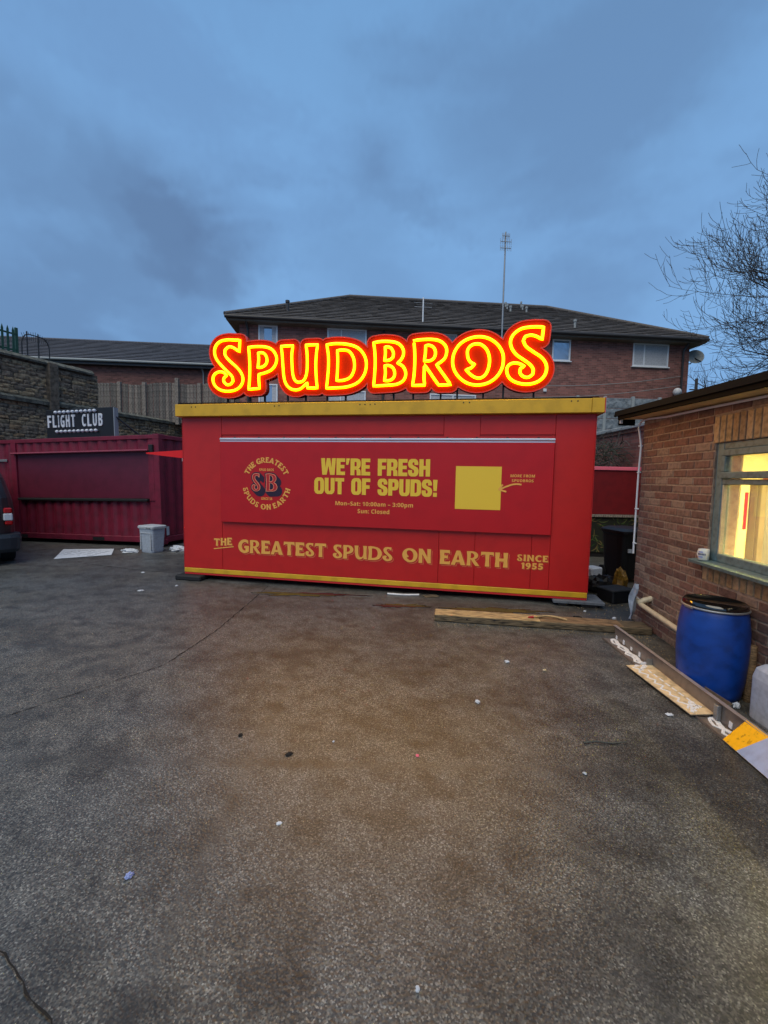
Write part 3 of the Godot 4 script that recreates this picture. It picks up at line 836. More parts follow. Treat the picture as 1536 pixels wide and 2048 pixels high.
	for st in [Array(shaft.tessellate(4)), [Vector2(4.672, 1.545), Vector2(4.625, 1.478), Vector2(4.72, 1.452)]]:
		var pg := Geometry2D.offset_polyline(PackedVector2Array(st), 0.011, Geometry2D.JOIN_ROUND, Geometry2D.END_ROUND)
		arrow.prism([pg[0]], [], z, z + (0.003 if st.size() > 3 else 0.0045), false)
	part("arrow", arrow, M.print_gold, flap)
	# round emblem
	var c := Vector2(1.375, 1.487)
	arc_text("THE GREATEST", c, 0.30, 0.078, deg_to_rad(157), deg_to_rad(23), true, z, M.print_gold, flap)
	arc_text("SPUDS ON EARTH", c, 0.30, 0.078, deg_to_rad(190), deg_to_rad(350), false, z, M.print_gold, flap)
	type("SPUD BROS", "Droid Sans", true, Vector3(1.265, 1.668, z), 1.49, 0.036, M.print_gold, flap)
	type("SINCE 55", "Droid Sans", true, Vector3(1.295, 1.252, z), 1.465, 0.036, M.print_gold, flap)
	var shade := []
	for e in [["S", 1.147, 0.79], ["B", 1.362, 0.92]]:
		var gl: Array = glyphs[e[0]]
		var kk := Vector2(0.262 * e[2], 0.262)
		var at := Vector2(e[1], 1.372)
		for i in 9: shade.append(shifted(grow(shifted(gl[0], at, kk), 0.016)[0], Vector2(0.058, -0.056) * i / 8.0))
		var o := []
		var hl := []
		var o2 := []
		var h2 := []
		for i in gl.size():
			var q := shifted(gl[i], at, kk)
			(hl if i else o).append(q)
			for w in Geometry2D.offset_polygon(q, 0.009 if i else -0.009): (h2 if i else o2).append(w)
		part("letter_outline", MB.new().prism(o, hl, z, z + 0.004, false), M.print_pink, flap)
		part("letter", MB.new().prism(o2, h2, z, z + 0.006, false), M.print_red, flap)
	part("emblem_shadow", MB.new().prism(union(shade), [], z, z + 0.002, false), M.print_navy, flap)
	# lettering below the flap
	z = 0.002
	write(glyphs, "THE", Vector2(0.50, 0.535), 0.80, 0.112, 0.1, z, 0.002, M.print_gold, k, M.print_shadow, 0.09)
	var ul := MB.new()
	ul.xf = Transform3D(Basis(Vector3.BACK, 0.14), Vector3(0.66, 0.512, z + 0.001))
	ul.box(Vector3.ZERO, Vector3(0.33, 0.014, 0.002))
	part("underline", ul, M.print_gold, k)
	write(glyphs, "GREATEST", Vector2(0.90, 0.452), 2.27, 0.196, 0.06, z, 0.002, M.print_gold, k, M.print_shadow)
	write(glyphs, "SPUDS", Vector2(2.37, 0.448), 3.23, 0.196, 0.07, z, 0.002, M.print_gold, k, M.print_shadow)
	write(glyphs, "ON", Vector2(3.37, 0.448), 3.765, 0.196, 0.08, z, 0.002, M.print_gold, k, M.print_shadow)
	write(glyphs, "EARTH", Vector2(3.885, 0.448), 4.78, 0.196, 0.07, z, 0.002, M.print_gold, k, M.print_shadow)
	write(glyphs, "SINCE", Vector2(4.895, 0.548), 5.285, 0.085, 0.16, z, 0.002, M.print_gold, k, M.print_shadow)
	write(glyphs, "1955", Vector2(4.95, 0.446), 5.225, 0.082, 0.14, z, 0.002, M.print_gold, k, M.print_shadow)
	# side flap propped open on the left end
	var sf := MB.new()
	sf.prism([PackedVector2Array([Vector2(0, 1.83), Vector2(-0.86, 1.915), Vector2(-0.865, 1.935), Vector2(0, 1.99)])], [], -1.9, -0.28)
	part("side_flap", sf, M.awning_lit_red, k)
	# what the kiosk stands on
	for b in [[-0.09, 0.34, 0.0, 0.078, 0.12], [0.1, 0.5, 0.0, 0.078, -2.1]]:
		solo("support_pad", ["black rubber pad under the kiosk's near left corner", "black rubber pad under the kiosk's far left corner"][0 if b[4] > 0 else 1], "pad", bc(Vector3(b[0], 0, b[4] - 0.42), Vector3(b[1], 0.074, b[4]), 0.015), M.rubber, k.position, -11.064, "pads under the kiosk")
	var sl := solo("paving_slab", "grey concrete slab under the kiosk's near right corner", "slab", bc(Vector3(5.36, 0.036, -0.36), Vector3(5.98, 0.075, 0.07), 0.006), M.slab, k.position, -11.064)
	for b in [[5.42, 5.55], [5.7, 5.9]]:
		part("packing_block", bc(Vector3(b[0], 0, -0.3), Vector3(b[1], 0.036, 0.05), 0.006), M.rubber, sl)
	solo("paving_slab", "grey concrete slab under the kiosk's far right corner", "slab", bc(Vector3(5.36, 0.0, -2.3), Vector3(5.9, 0.078, -1.9), 0.006), M.slab, k.position, -11.064)

func build_neon_sign() -> void:
	var k := thing("neon_sign", "glowing yellow neon letters on a red backing along the kiosk roof", "sign", Vector3(-3.042, 0, -6.667), -11.064)
	var zf := -0.14
	var shapes := []
	for key in NEON: shapes.append(grow(smooth(pv(NEON[key][0])), 0.098)[0])
	var back := union(shapes)
	part("backing", MB.new().prism(back, [], zf - 0.10, zf), M.sign_red, k)
	var rim := MB.new()
	for q in back: rim.prism([grow(q, 0.004)[0]], grow(q, -0.009), zf - 0.03, zf + 0.012)
	part("backing_rim", rim, M.sign_rim, k)
	for key in NEON:
		var mb := MB.new()
		for a in NEON[key]:
			var pts := []
			for p in smooth(pv(a)): pts.append(Vector3(p.x, p.y, zf + 0.028))
			mb.tube(pts, 0.0195, 8, true)
		part("neon_letter", mb, M.neon, k)
	for s in [0.623, 0.991, 1.224, 1.587, 1.866, 2.193, 2.469, 3.165, 3.44, 3.819, 4.042, 4.388, 4.648, 5.038]:
		part("post", bc(Vector3(s - 0.012, 2.648, zf - 0.09), Vector3(s + 0.012, 2.98, zf - 0.06), 0.002), M.black, k)
	part("rail", bc(Vector3(0.3, 2.662, zf - 0.095), Vector3(5.35, 2.69, zf - 0.055), 0.004), M.black, k)
	# the light that the tubes throw across the yard
	var al := AreaLight3D.new()
	al.name = "neon_glow"
	al.area_size = Vector2(4.7, 0.7)
	al.light_color = Color(1.0, 0.73, 0.24)
	al.light_energy = 8.2
	al.area_range = 30.0
	al.area_attenuation = 2.0
	al.shadow_enabled = true
	k.add_child(al)
	al.position = Vector3(2.85, 3.2, zf + 0.06)
	al.rotation.y = PI

func corrugated(x0: float, x1: float, y0: float, y1: float, z: float, depth: float, pitch := 0.28) -> MB:
	var mb := MB.new()
	var pts := []
	var x := x0
	while x < x1 - 0.001:
		for s in [[0.0, 0.0], [0.26, 0.0], [0.5, -1.0], [0.76, -1.0]]:
			var px: float = x + s[0] * pitch
			if px <= x1: pts.append(Vector2(px, z + s[1] * depth))
		x += pitch
	pts.append(Vector2(x1, z))
	for i in pts.size() - 1:
		mb.quad(Vector3(pts[i].x, y0, pts[i].y), Vector3(pts[i + 1].x, y0, pts[i + 1].y), Vector3(pts[i + 1].x, y1, pts[i + 1].y), Vector3(pts[i].x, y1, pts[i].y), Vector3(pts[i].y - pts[i + 1].y, 0, pts[i + 1].x - pts[i].x).normalized())
	return mb
func build_container() -> void:
	var k := thing("shipping_container", "maroon shipping container bar with a shuttered serving hatch", "container", Vector3(-4.907, 0, -9.683), -15.108)
	k.rotation_degrees.z = 1.35
	var L := 6.06
	var H := 2.47
	part("end_wall", corrugated(-2.3, -0.12, 0.2, 2.36, 0.0, 0.04), M.maroon, k)
	var ew := k.get_child(0) as MeshInstance3D
	ew.rotation_degrees.y = 90
	ew.position = Vector3(-0.03, 0, -2.42)
	part("front_panel", corrugated(-4.22, -0.16, 0.16, 1.0, -0.03, 0.04), M.maroon, k)
	part("front_panel", corrugated(-4.22, -0.16, 2.12, H - 0.1, -0.03, 0.035), M.maroon, k)
	part("front_panel", corrugated(-L + 0.12, -4.34, 0.16, H - 0.1, -0.03, 0.04), M.maroon, k)
	part("back_wall", bc(Vector3(-L, 0.1, -2.44), Vector3(0, H - 0.02, -2.40)), M.maroon, k)
	part("roof", bc(Vector3(-L + 0.02, H - 0.06, -2.43), Vector3(-0.02, H - 0.035, -0.02)), M.maroon, k)
	part("end_wall", bc(Vector3(-L, 0.1, -2.40), Vector3(-L + 0.04, H - 0.07, -0.05)), M.maroon, k)
	for p in [[-0.15, 0.0, -0.12, 0.0], [-L, -L + 0.15, -0.12, 0.0], [-0.15, 0.0, -2.44, -2.3]]:
		part("corner_post", bc(Vector3(p[0], 0.03, p[2]), Vector3(p[1], H, p[3]), 0.008), M.maroon, k)
	part("top_rail", bc(Vector3(-L + 0.15, H - 0.1, -0.07), Vector3(-0.15, H - 0.01, -0.008), 0.008), M.maroon, k)
	part("top_rail", bc(Vector3(-0.07, H - 0.1, -2.3), Vector3(-0.01, H - 0.01, -0.12), 0.008), M.maroon, k)
	part("bottom_rail", bc(Vector3(-L + 0.15, 0.06, -0.08), Vector3(-0.15, 0.19, -0.008), 0.01), M.maroon, k)
	part("bottom_rail", bc(Vector3(-0.08, 0.06, -2.3), Vector3(-0.01, 0.19, -0.12), 0.01), M.maroon, k)
	for p in [[-1.95, -1.62], [-4.3, -3.97]]:
		part("fork_pocket", bc(Vector3(p[0], 0.072, -0.02), Vector3(p[1], 0.15, -0.004)), M.black, k)
	for p in [[-0.16, 0.004], [-L - 0.004, -L + 0.16]]:
		for y in [0.02, H - 0.115]:
			part("corner_casting", bc(Vector3(p[0], y, -0.18), Vector3(p[1], y + 0.118, 0.005), 0.01), M.maroon, k)
	# serving hatch
	part("hatch_shutter", bc(Vector3(-4.2, 1.05, -0.06), Vector3(-0.3, 2.1, -0.035), 0.004), M.maroon_dark, k)
	part("hatch_jamb", bc(Vector3(-4.36, 0.2, -0.08), Vector3(-4.2, H - 0.1, 0.004), 0.006), M.maroon, k)
	part("hatch_jamb", bc(Vector3(-0.3, 1.0, -0.08), Vector3(-0.15, 2.3, -0.003), 0.006), M.maroon, k)
	part("hatch_canopy", bc(Vector3(-4.25, 2.10, -0.06), Vector3(-0.22, 2.135, 0.10), 0.008), M.maroon_pale, k)
	part("hatch_counter", bc(Vector3(-4.16, 0.985, -0.05), Vector3(-0.32, 1.045, 0.05), 0.01), M.black, k)
	part("lamp_bracket", bc(Vector3(-0.24, 2.07, -0.01), Vector3(-0.13, 2.24, 0.05), 0.01), M.black, k)
	part("door_plate", bc(Vector3(-5.3, 1.93, -0.02), Vector3(-4.5, 1.99, 0.006), 0.004), M.steel_dull, k)
	part("data_plate", bc(Vector3(0.0, 0.22, -0.22), Vector3(0.004, 0.42, -0.14)), M.grey_plastic, k)
	var hose := []
	for i in 9:
		var a := PI * 0.5 * i / 8.0
		hose.append(Vector3(0.02, 2.06 + 0.2 * cos(a), -1.0 + 0.28 * sin(a)))
	hose.append(Vector3(0.02, 1.9, -0.72))
	part("white_conduit", MB.new().tube(hose, 0.022, 8), M.upvc, k)
	# roof sign board
	var s := thing("sign_board", "black sign board with white letters and two rows of bulbs, on the maroon container", "sign", Vector3(-4.907, 0, -9.683), -15.108)
	s.rotation_degrees.z = 1.1
	part("board", bc(Vector3(-3.56, 2.40, -0.42), Vector3(-1.53, 3.16, -0.30), 0.006), M.board, s)
	part("edge_trim", bc(Vector3(-1.53, 2.42, -0.42), Vector3(-1.50, 3.15, -0.31)), M.steel_dull, s)
	var fx := -3.5
	for ch in "FLIGHT CLUB":
		var cw := 0.035 if ch == "I" else 0.112
		if ch != " ": type(ch, "Droid Sans", true, Vector3(fx, 2.735, -0.30), fx + cw, 0.29, M.letter_white, s, 0.02)
		fx += cw + 0.052
	for row in [[3.09, -3.2], [2.63, -3.18]]:
		for i in 10:
			var b := MB.new()
			b.xf = Transform3D(Basis(Vector3.RIGHT, PI / 2), Vector3(row[1] + i * 0.131, row[0], -0.30))
			b.lathe([Vector2(0.022, 0.0), Vector2(0.024, 0.01), Vector2(0.036, 0.03), Vector2(0.038, 0.05), Vector2(0.026, 0.075), Vector2(0.0, 0.084)], 12)
			part("bulb", b, M.letter_white, s)
	part("brace", MB.new().tube([Vector3(-1.52, 2.95, -0.36), Vector3(-1.2, 2.44, -0.9)], 0.02, 6), M.iron, s)
	part("brace", MB.new().tube([Vector3(-3.5, 2.95, -0.43), Vector3(-3.5, 2.44, -1.0)], 0.02, 6), M.iron, s)

func stone_meshes(count: int, seed_: int) -> Array:
	var r := RandomNumberGenerator.new()
	r.seed = seed_
	var out := []
	for i in count:
		var mb := MB.new()      # rough block, unit size, uneven front
		var p := []
		for a in 4:
			var row := []
			for b in 4:
				var e := 1.0 if (a in [0, 3] or b in [0, 3]) else 0.0
				row.append(Vector3(-0.5 + a / 3.0, -0.5 + b / 3.0, 0.5 - e * r.randf_range(0.1, 0.45) + (1 - e) * r.randf_range(-0.12, 0.25)) + Vector3(r.randf_range(-0.05, 0.05), r.randf_range(-0.06, 0.06), 0))
			p.append(row)
		for a in 3:
			for b in 3: mb.quad(p[a][b], p[a + 1][b], p[a + 1][b + 1], p[a][b + 1])
		for a in 3:
			for e in [[p[a][0], p[a + 1][0]], [p[a][3], p[a + 1][3]], [p[0][a], p[0][a + 1]], [p[3][a], p[3][a + 1]]]:
				var q0: Vector3 = e[0]; var q1: Vector3 = e[1]
				mb.quad(q0, q1, Vector3(q1.x, q1.y, -0.5), Vector3(q0.x, q0.y, -0.5), Vector3(q0.x + q1.x, q0.y + q1.y, 0).normalized())
		for i2 in mb.n.size():
			if mb.n[i2].z < -0.2: mb.n[i2] = -mb.n[i2]
		out.append(mb.mesh())
	return out
var stone_set := []
func stones(parent: Node, x0: float, x1: float, y0: float, y1: float, z: float, r: RandomNumberGenerator) -> void:
	var y := y0
	while y < y1 - 0.05:
		var hh := minf(r.randf_range(0.10, 0.17), y1 - y)
		var x := x0 - r.randf_range(0.0, 0.3)
		while x < x1 - 0.04:
			var ww := minf(r.randf_range(0.2, 0.5), x1 - x)
			var o := part("stone", stone_set[r.randi() % stone_set.size()], M.stone[r.randi() % 6], parent)
			o.position = Vector3(x + ww / 2, y + hh / 2, z)
			o.scale = Vector3(ww - 0.007, hh - 0.007, 0.075)
			x += ww
		y += hh
func build_left_walls() -> void:
	stone_set = stone_meshes(8, 5)
	var r := RandomNumberGenerator.new()
	r.seed = 8
	# retaining wall that runs away behind the container; local +x runs away from the viewer
	var w := thing("stone_wall", "dark rubble stone retaining wall with two ledges behind the container", "wall", Vector3(-11.743, 0, -13.6), 70.028)
	part("wall_core", bc(Vector3(-6, -0.3, -0.6), Vector3(9, 3.8, -0.05)), M.stone_dark, w)
	part("wall_core", bc(Vector3(-6, 3.8, -0.6), Vector3(3.2, 5.15, -0.08)), M.stone_dark, w)
	stones(w, -0.4, 7.2, 2.55, 3.78, -0.03, r)
	stones(w, -0.5, 3.2, 4.0, 5.1, -0.06, r)
	var x := -6.0
	while x < 9.0:       # weathered ledge stones
		var l := r.randf_range(0.7, 1.1)
		var mb := MB.new()
		mb.prism([PackedVector2Array([Vector2(-0.55, 3.79), Vector2(0.10, 3.79), Vector2(0.12, 3.9), Vector2(0.0, 3.98 + r.randf_range(-0.015, 0.015)), Vector2(-0.55, 4.0)])], [], 0.0, l - 0.012)
		var o := part("ledge_stone", mb, M.coping, w)
		o.transform = Transform3D(Basis(Vector3(0, 0, 1), Vector3(0, 1, 0), Vector3(-1, 0, 0)), Vector3(x + l, 0, 0))
		if x < 2.6:
			var m2 := MB.new()
			var l2 := minf(l, 3.25 - x)
			m2.prism([PackedVector2Array([Vector2(-0.62, 5.12), Vector2(0.06, 5.12), Vector2(0.08, 5.18), Vector2(-0.05, 5.28 + r.randf_range(-0.02, 0.02)), Vector2(-0.3, 5.33), Vector2(-0.62, 5.26)])], [], 0.0, l2 - 0.012)
			var o2 := part("coping_stone", m2, M.coping, w)
			o2.transform = Transform3D(Basis(Vector3(0, 0, 1), Vector3(0, 1, 0), Vector3(-1, 0, 0)), Vector3(x + l2, 0, 0))
		x += l
	part("pier", bc(Vector3(1.36, 3.3, -0.3), Vector3(1.66, 5.2, 0.16), 0.02), M.stone_dark, w)
	# raised ground behind it
	var e := MB.new()
	var d := Vector3(0.3415, 0, -0.9399)
	var nl := Vector3(-0.9399, 0, -0.3415)
	var a := Vector3(-11.743, 3.86, -13.6) - d * 6 + nl * 0.5
	var b := Vector3(-11.743, 3.86, -13.6) + d * 9 + nl * 0.5
	e.quad(a, b, b + nl * 40, a + nl * 40, Vector3.UP)
	setting("embankment", e, M.grass)
	# green palisade fence on the upper wall
	var base := Transform3D(Basis(Vector3.UP, deg_to_rad(70.028)), Vector3(-11.743, 0, -13.6))
	var p := thing("palisade_fence", "green steel palisade fence on top of the stone wall", "fence", base * Vector3(0.27, 5.3, -0.3), 70.028)
	for i in 22:
		var px := 0.33 - i * 0.15
		var pl := MB.new()
		pl.prism([PackedVector2Array([Vector2(px - 0.033, -0.02), Vector2(px + 0.033, -0.02), Vector2(px + 0.033, 0.72), Vector2(px, 0.84), Vector2(px - 0.033, 0.72)])], [], 0.0, 0.012)
		part("pale", pl, M.green_paint, p)
	for px in [0.44, -2.2]: part("post", bc(Vector3(px - 0.04, -0.03, -0.06), Vector3(px + 0.04, 0.84, 0.0), 0.006), M.green_paint, p)
	part("rail", bc(Vector3(-2.9, 0.6, -0.03), Vector3(0.44, 0.65, 0.0)), M.green_paint, p)
	part("rail", bc(Vector3(-2.9, 0.1, -0.03), Vector3(0.44, 0.15, 0.0)), M.green_paint, p)
	# arched iron railing
	var ir := thing("iron_railing", "arched black iron railing with spikes beside the green palisade", "railing", base * Vector3(0.84, 5.3, -0.3), 70.028)
	var arch := []
	for i in 13:
		var t := PI * i / 12.0
		arch.append(Vector3(0.42 - 0.42 * cos(t), 0.42 + (0.32 if sin(t) > 0.01 else 0.0) * minf(1.0, sin(t) * 1.25), 0))
	part("arch", MB.new().tube([Vector3(0, -0.02, 0)] + arch + [Vector3(0.84, -0.02, 0)], 0.018, 6), M.iron, ir)
	for px in [0.16, 0.5]: part("upright", MB.new().tube([Vector3(px, -0.02, 0), Vector3(px, 0.82, 0)], 0.02, 6), M.iron, ir)
	for i in 13:
		var px := 0.06 + i * 0.06
		part("spike", MB.new().tube([Vector3(px, 0.55, 0), Vector3(px + (px - 0.42) * 0.18, 0.86 - absf(px - 0.42) * 0.35, 0)], 0.007, 4), M.iron, ir)
	# timber fence beyond the wall
	var f := thing("timber_fence", "weathered grey close-board timber fence in front of the low brick wing", "fence", Vector3(-12.7, 3.86, -19.6), 0.0)
	var i := 0
	var bxm := bx(Vector3(0, 0.8, 0), Vector3(0.125, 1.7, 0.02), 0.004).mesh()
	while i < 50:
		var o := part("board", bxm, M.fence_wood[r.randi() % 4], f)
		o.position = Vector3(i * 0.135, -0.05 + 0.05 * sin(i * 0.35) + i * 0.003 + r.randf_range(-0.012, 0.012), 0.0 if i % 2 else 0.016)
		o.rotation_degrees.z = r.randf_range(-0.5, 0.5)
		i += 1
	for px in [1.05, 2.14, 3.57, 4.55, 6.0]:
		part("post", bc(Vector3(px - 0.075, -0.1, -0.02), Vector3(px + 0.075, 1.9 if px == 3.57 else 1.7, 0.12), 0.01), M.fence_wood[2], f)
	part("rail", bc(Vector3(-0.05, 0.3, -0.06), Vector3(6.7, 0.4, -0.02)), M.fence_wood[1], f)
	part("rail", bc(Vector3(-0.05, 1.3, -0.06), Vector3(6.7, 1.4, -0.02)), M.fence_wood[1], f)

# stepped tile courses on a sloping quad: a, b along the eave, c, d along the ridge above b and a
func courses(a: Vector3, b: Vector3, c: Vector3, d: Vector3, n: int) -> MB:
	var mb := MB.new()
	var nn := (b - a).cross(d - a).normalized()
	if (d - a).length() < 0.01: nn = (b - a).cross(c - a).normalized()
	if nn.y < 0: nn = -nn
	for i in n:
		var t0 := float(i) / n
		var t1 := float(i + 1) / n
		var l0 := a.lerp(d, t0); var r0 := b.lerp(c, t0)
		var l1 := a.lerp(d, t1); var r1 := b.lerp(c, t1)
		var segs := maxi(1, int((r0 - l0).length() / 0.36))
		for k in segs:
			var a0 := l0.lerp(r0, float(k) / segs); var b0 := l0.lerp(r0, float(k + 1) / segs)
			var a1 := l1.lerp(r1, float(k) / segs); var b1 := l1.lerp(r1, float(k + 1) / segs)
			var lift := nn * rng.randf_range(0.031, 0.042)
			mb.quad(a0 + lift, b0 + lift, b1, a1)
			mb.quad(a0, b0, b0 + lift, a0 + lift)
	for i2 in mb.n.size():
		if mb.n[i2].y < -0.05: mb.n[i2] = -mb.n[i2]
	return mb
func window(parent: Node, x0: float, x1: float, y0: float, y1: float, mull: Array, curtain := 0) -> void:
	var w := part("window", bc(Vector3(x0, y0, -0.06), Vector3(x1, y1, 0.004)), M.glass, parent)
	var fr := MB.new()
	var t := 0.06
	fr.box(Vector3((x0 + x1) / 2, y1 - t / 2, 0.012), Vector3(x1 - x0, t, 0.06), 0.008)
	fr.box(Vector3((x0 + x1) / 2, y0 + t / 2, 0.012), Vector3(x1 - x0, t, 0.06), 0.008)
	for x in [x0 + t / 2, x1 - t / 2]: fr.box(Vector3(x, (y0 + y1) / 2, 0.012), Vector3(t, y1 - y0 - 2 * t, 0.058), 0.008)
	for x in mull: fr.box(Vector3(x, (y0 + y1) / 2, 0.012), Vector3(t * 0.9, y1 - y0 - 2 * t, 0.057), 0.008)
	part("frame", fr, M.upvc, w)
	part("sill", bc(Vector3(x0 - 0.05, y0 - 0.05, -0.02), Vector3(x1 + 0.05, y0, 0.09), 0.008), M.upvc, w)
	if curtain:
		var cm := MB.new()
		for rr in ([[x0 + 0.07, x0 + (x1 - x0) * 0.3], [x1 - (x1 - x0) * 0.3, x1 - 0.07]] if curtain == 1 else [[x0 + 0.07, x1 - 0.07]]):
			cm.box(Vector3((rr[0] + rr[1]) / 2, (y0 + y1) / 2, 0.008), Vector3(rr[1] - rr[0], y1 - y0 - 0.14, 0.004))
		part("curtain", cm, M.curtain, w)
func build_houses() -> void:
	var h := thing("apartment_house", "two-storey brown brick house with a dark tiled hip roof behind the kiosk", "house", Vector3(13.397, 0, -20.0), 5.106)
	var x0 := -19.45
	var yb := 2.6
	var ye := 7.70
	var D := 9.9
	part("wall", bc(Vector3(x0, yb, -D), Vector3(0, ye, 0)), M.facade, h)
	part("soffit", bc(Vector3(x0 - 0.4, ye - 0.02, -D - 0.4), Vector3(0.4, ye + 0.06, 0.42)), M.soffit, h)
	part("fascia_board", bc(Vector3(x0 - 0.42, ye + 0.0, 0.40), Vector3(0.42, ye + 0.17, 0.44)), M.soffit, h)
	var ea := [Vector3(x0 - 0.45, ye + 0.17, 0.47), Vector3(0.45, ye + 0.17, 0.47), Vector3(0.45, ye + 0.17, -D - 0.45), Vector3(x0 - 0.45, ye + 0.17, -D - 0.45)]
	var rl := Vector3(-15.02, 10.9, -4.9)
	var rr := Vector3(-4.41, 10.9, -4.9)
	var rf := part("roof", courses(ea[0], ea[1], rr, rl, 18), M.roof, h)
	part("roof_face", courses(ea[2], ea[3], rl, rr, 18), M.roof, rf)
	part("roof_face", courses(ea[1], ea[2], rr, rr, 18), M.roof, rf)
	part("roof_face", courses(ea[3], ea[0], rl, rl, 18), M.roof, rf)
	for q in [[ea[0], rl], [ea[1], rr], [rl, rr]]:
		part("ridge_tiles", MB.new().tube([q[0] + Vector3(0, 0.03, 0), q[1] + Vector3(0, 0.03, 0)], 0.09, 6), M.roof, rf)
	var gut := part("gutter", MB.new().tube([ea[0] + Vector3(0, -0.06, 0.02), ea[1] + Vector3(0, -0.06, 0.02)], 0.075, 8), M.gutter, h)
	for x in [x0 + 0.34, -0.34]: part("downpipe", MB.new().tube([Vector3(x, ye + 0.05, 0.42), Vector3(x, ye - 0.25, 0.07), Vector3(x, yb, 0.07)], 0.045, 8), M.gutter, gut)
	window(h, -18.7, -17.93, 6.62, 7.68, [], 1)
	window(h, -15.93, -14.31, 6.62, 7.69, [-15.35], 2)
	window(h, -6.32, -5.5, 6.78, 7.69, [], 0)
	window(h, -2.65, -0.99, 6.7, 7.69, [-2.12], 2)
	window(h, -12.2, -10.5, 6.65, 7.69, [-11.6], 2)
	window(h, -9.4, -8.3, 6.65, 7.69, [], 0)
	window(h, -18.7, -17.93, 4.2, 5.35, [], 1)
	window(h, -15.93, -14.31, 4.0, 5.2, [-15.35], 2)
	window(h, -11.6, -9.6, 4.0, 5.2, [-10.6], 2)
	part("vent_box", bc(Vector3(-6.64, 5.45, 0.0), Vector3(-6.5, 5.58, 0.06), 0.01), M.upvc, h)
	part("soil_pipe", MB.new().tube([Vector3(-13.6, yb, 0.07), Vector3(-13.6, ye, 0.07)], 0.045, 8), M.gutter, h)
	# vents on the roof slope
	var up := Vector3(0, 3.03, -5.37)
	for v in [[-17.63, 0.22, 0.38, 0.06], [-6.9, 0.9, 0.2, 0.04], [-7.02, 0.79, 0.2, 0.04], [-7.06, 0.68, 0.24, 0.045], [-6.0, 0.93, 0.25, 0.035], [-6.17, 0.81, 0.18, 0.04], [-6.2, 0.7, 0.22, 0.045], [-5.19, 0.145, 0.3, 0.05]]:
		var b: Vector3 = ea[0] * Vector3(0, 1, 1) + up * float(v[1]) + Vector3(v[0], -0.05, 0)
		var vm := MB.new()
		vm.lathe([Vector2(v[3], 0), Vector2(v[3], v[2]), Vector2(v[3] * 1.5, v[2] + 0.01), Vector2(v[3] * 1.5, v[2] + 0.1), Vector2(0, v[2] + 0.13)], 10, b)
		part("roof_vent", vm, M.gutter if v[0] < -15 else M.concrete_post, rf)
	# globe lamp and satellite dish
	var gl := part("wall_globe", MB.new().lathe(ball(0.17), 20, Vector3(-0.62, 5.62, 0.22)), M.white_paint, h)
	part("bracket", MB.new().tube([Vector3(-0.62, 5.55, 0.0), Vector3(-0.62, 5.5, 0.2)], 0.03, 6), M.gutter, gl)
	var dish := MB.new()
	dish.xf = Transform3D(Basis(Vector3.RIGHT, deg_to_rad(70)) * Basis(Vector3.BACK, deg_to_rad(20)), Vector3(0.34, 7.2, -0.1))
	dish.lathe([Vector2(0, 0.0), Vector2(0.15, 0.025), Vector2(0.33, 0.10), Vector2(0.34, 0.11), Vector2(0.33, 0.115), Vector2(0.15, 0.04), Vector2(0, 0.015)], 24)
	var ds := part("satellite_dish", dish, M.dish, h)
	part("dish_arm", MB.new().tube([Vector3(0.0, 6.95, -0.2), Vector3(0.2, 6.95, -0.15), Vector3(0.34, 7.2, -0.1), Vector3(0.36, 6.95, 0.25)], 0.025, 6), M.gutter, ds)
	# aerials
	var an := thing("tall_aerial", "tall grey mast with stacked aerials rising above the house roof", "aerial", h.transform * Vector3(-8.78, 6.2, 0.62), 5.106)
	part("mast", MB.new().tube([Vector3(0, 0, 0), Vector3(0, 3.2, 0), Vector3(0, 5.4, 0)], [0.04, 0.035, 0.03], 8), M.steel_dull, an)
	for q in [[4.75, 0.22], [5.0, 0.22], [5.22, 0.15]]:
		var am := MB.new()
		am.tube([Vector3(-q[1], q[0], 0.05), Vector3(q[1], q[0], 0.05)], 0.014, 5)
		for i in 7:
			var xx: float = -q[1] + q[1] * 2 * i / 6.0
			am.tube([Vector3(xx, q[0] - 0.11, 0.05), Vector3(xx, q[0] + 0.11, 0.05)], 0.009, 4)
		part("aerial_array", am, M.steel_dull, an)
	for q in [0.3, 1.2]: part("wall_bracket", bc(Vector3(-0.06, q, -0.63), Vector3(0.06, q + 0.05, 0.06)), M.steel_dull, an)
	var sa := thing("small_aerial", "short roof aerial on the left part of the house roof", "aerial", h.transform * (Vector3(-12.0, 0, 0) + Vector3(0, ye + 0.17, 0.47) + up * 0.06), 5.106)
	part("mast", MB.new().tube([Vector3(0, -0.05, 0), Vector3(0, 1.0, 0)], 0.03, 6), M.upvc, sa)
	var sm := MB.new()
	for q in [[0.95, 0.3], [0.78, 0.38], [0.62, 0.36]]: sm.tube([Vector3(-q[1], q[0], 0), Vector3(q[1], q[0], 0)], 0.012, 4)
	part("aerial_array", sm, M.steel_dull, sa)
	# washing lines from the fence to the house
	for q in [[5.42, 6.35, 0.0], [4.95, 5.95, 0.4]]:
		var pts := []
		for i in 13:
			var t := i / 12.0
			pts.append(Vector3(lerpf(-8.0, -0.3, t), lerpf(q[0], q[1], t) - 0.15 * sin(PI * t), lerpf(1.2, 0.05, t)))
		var li := solo("washing_line", ["upper pale line strung across the house wall", "lower pale line strung across the house wall"][0 if q[2] == 0.0 else 1], "line", MB.new().tube(pts, 0.012, 4), M.concrete_post, h.position, 5.106, "lines across the house wall")
		li.set_meta("group", "lines across the house wall")
	# single-storey wing on the left
	var w := thing("brick_wing", "single-storey red brick building with a long slate roof on the far left", "building", Vector3(-15.949, 0, -25.0), 4.878)
	part("wall", bc(Vector3(-22, 3.8, -7), Vector3(9.0, 7.62, 0)), M.facade_dark, w)
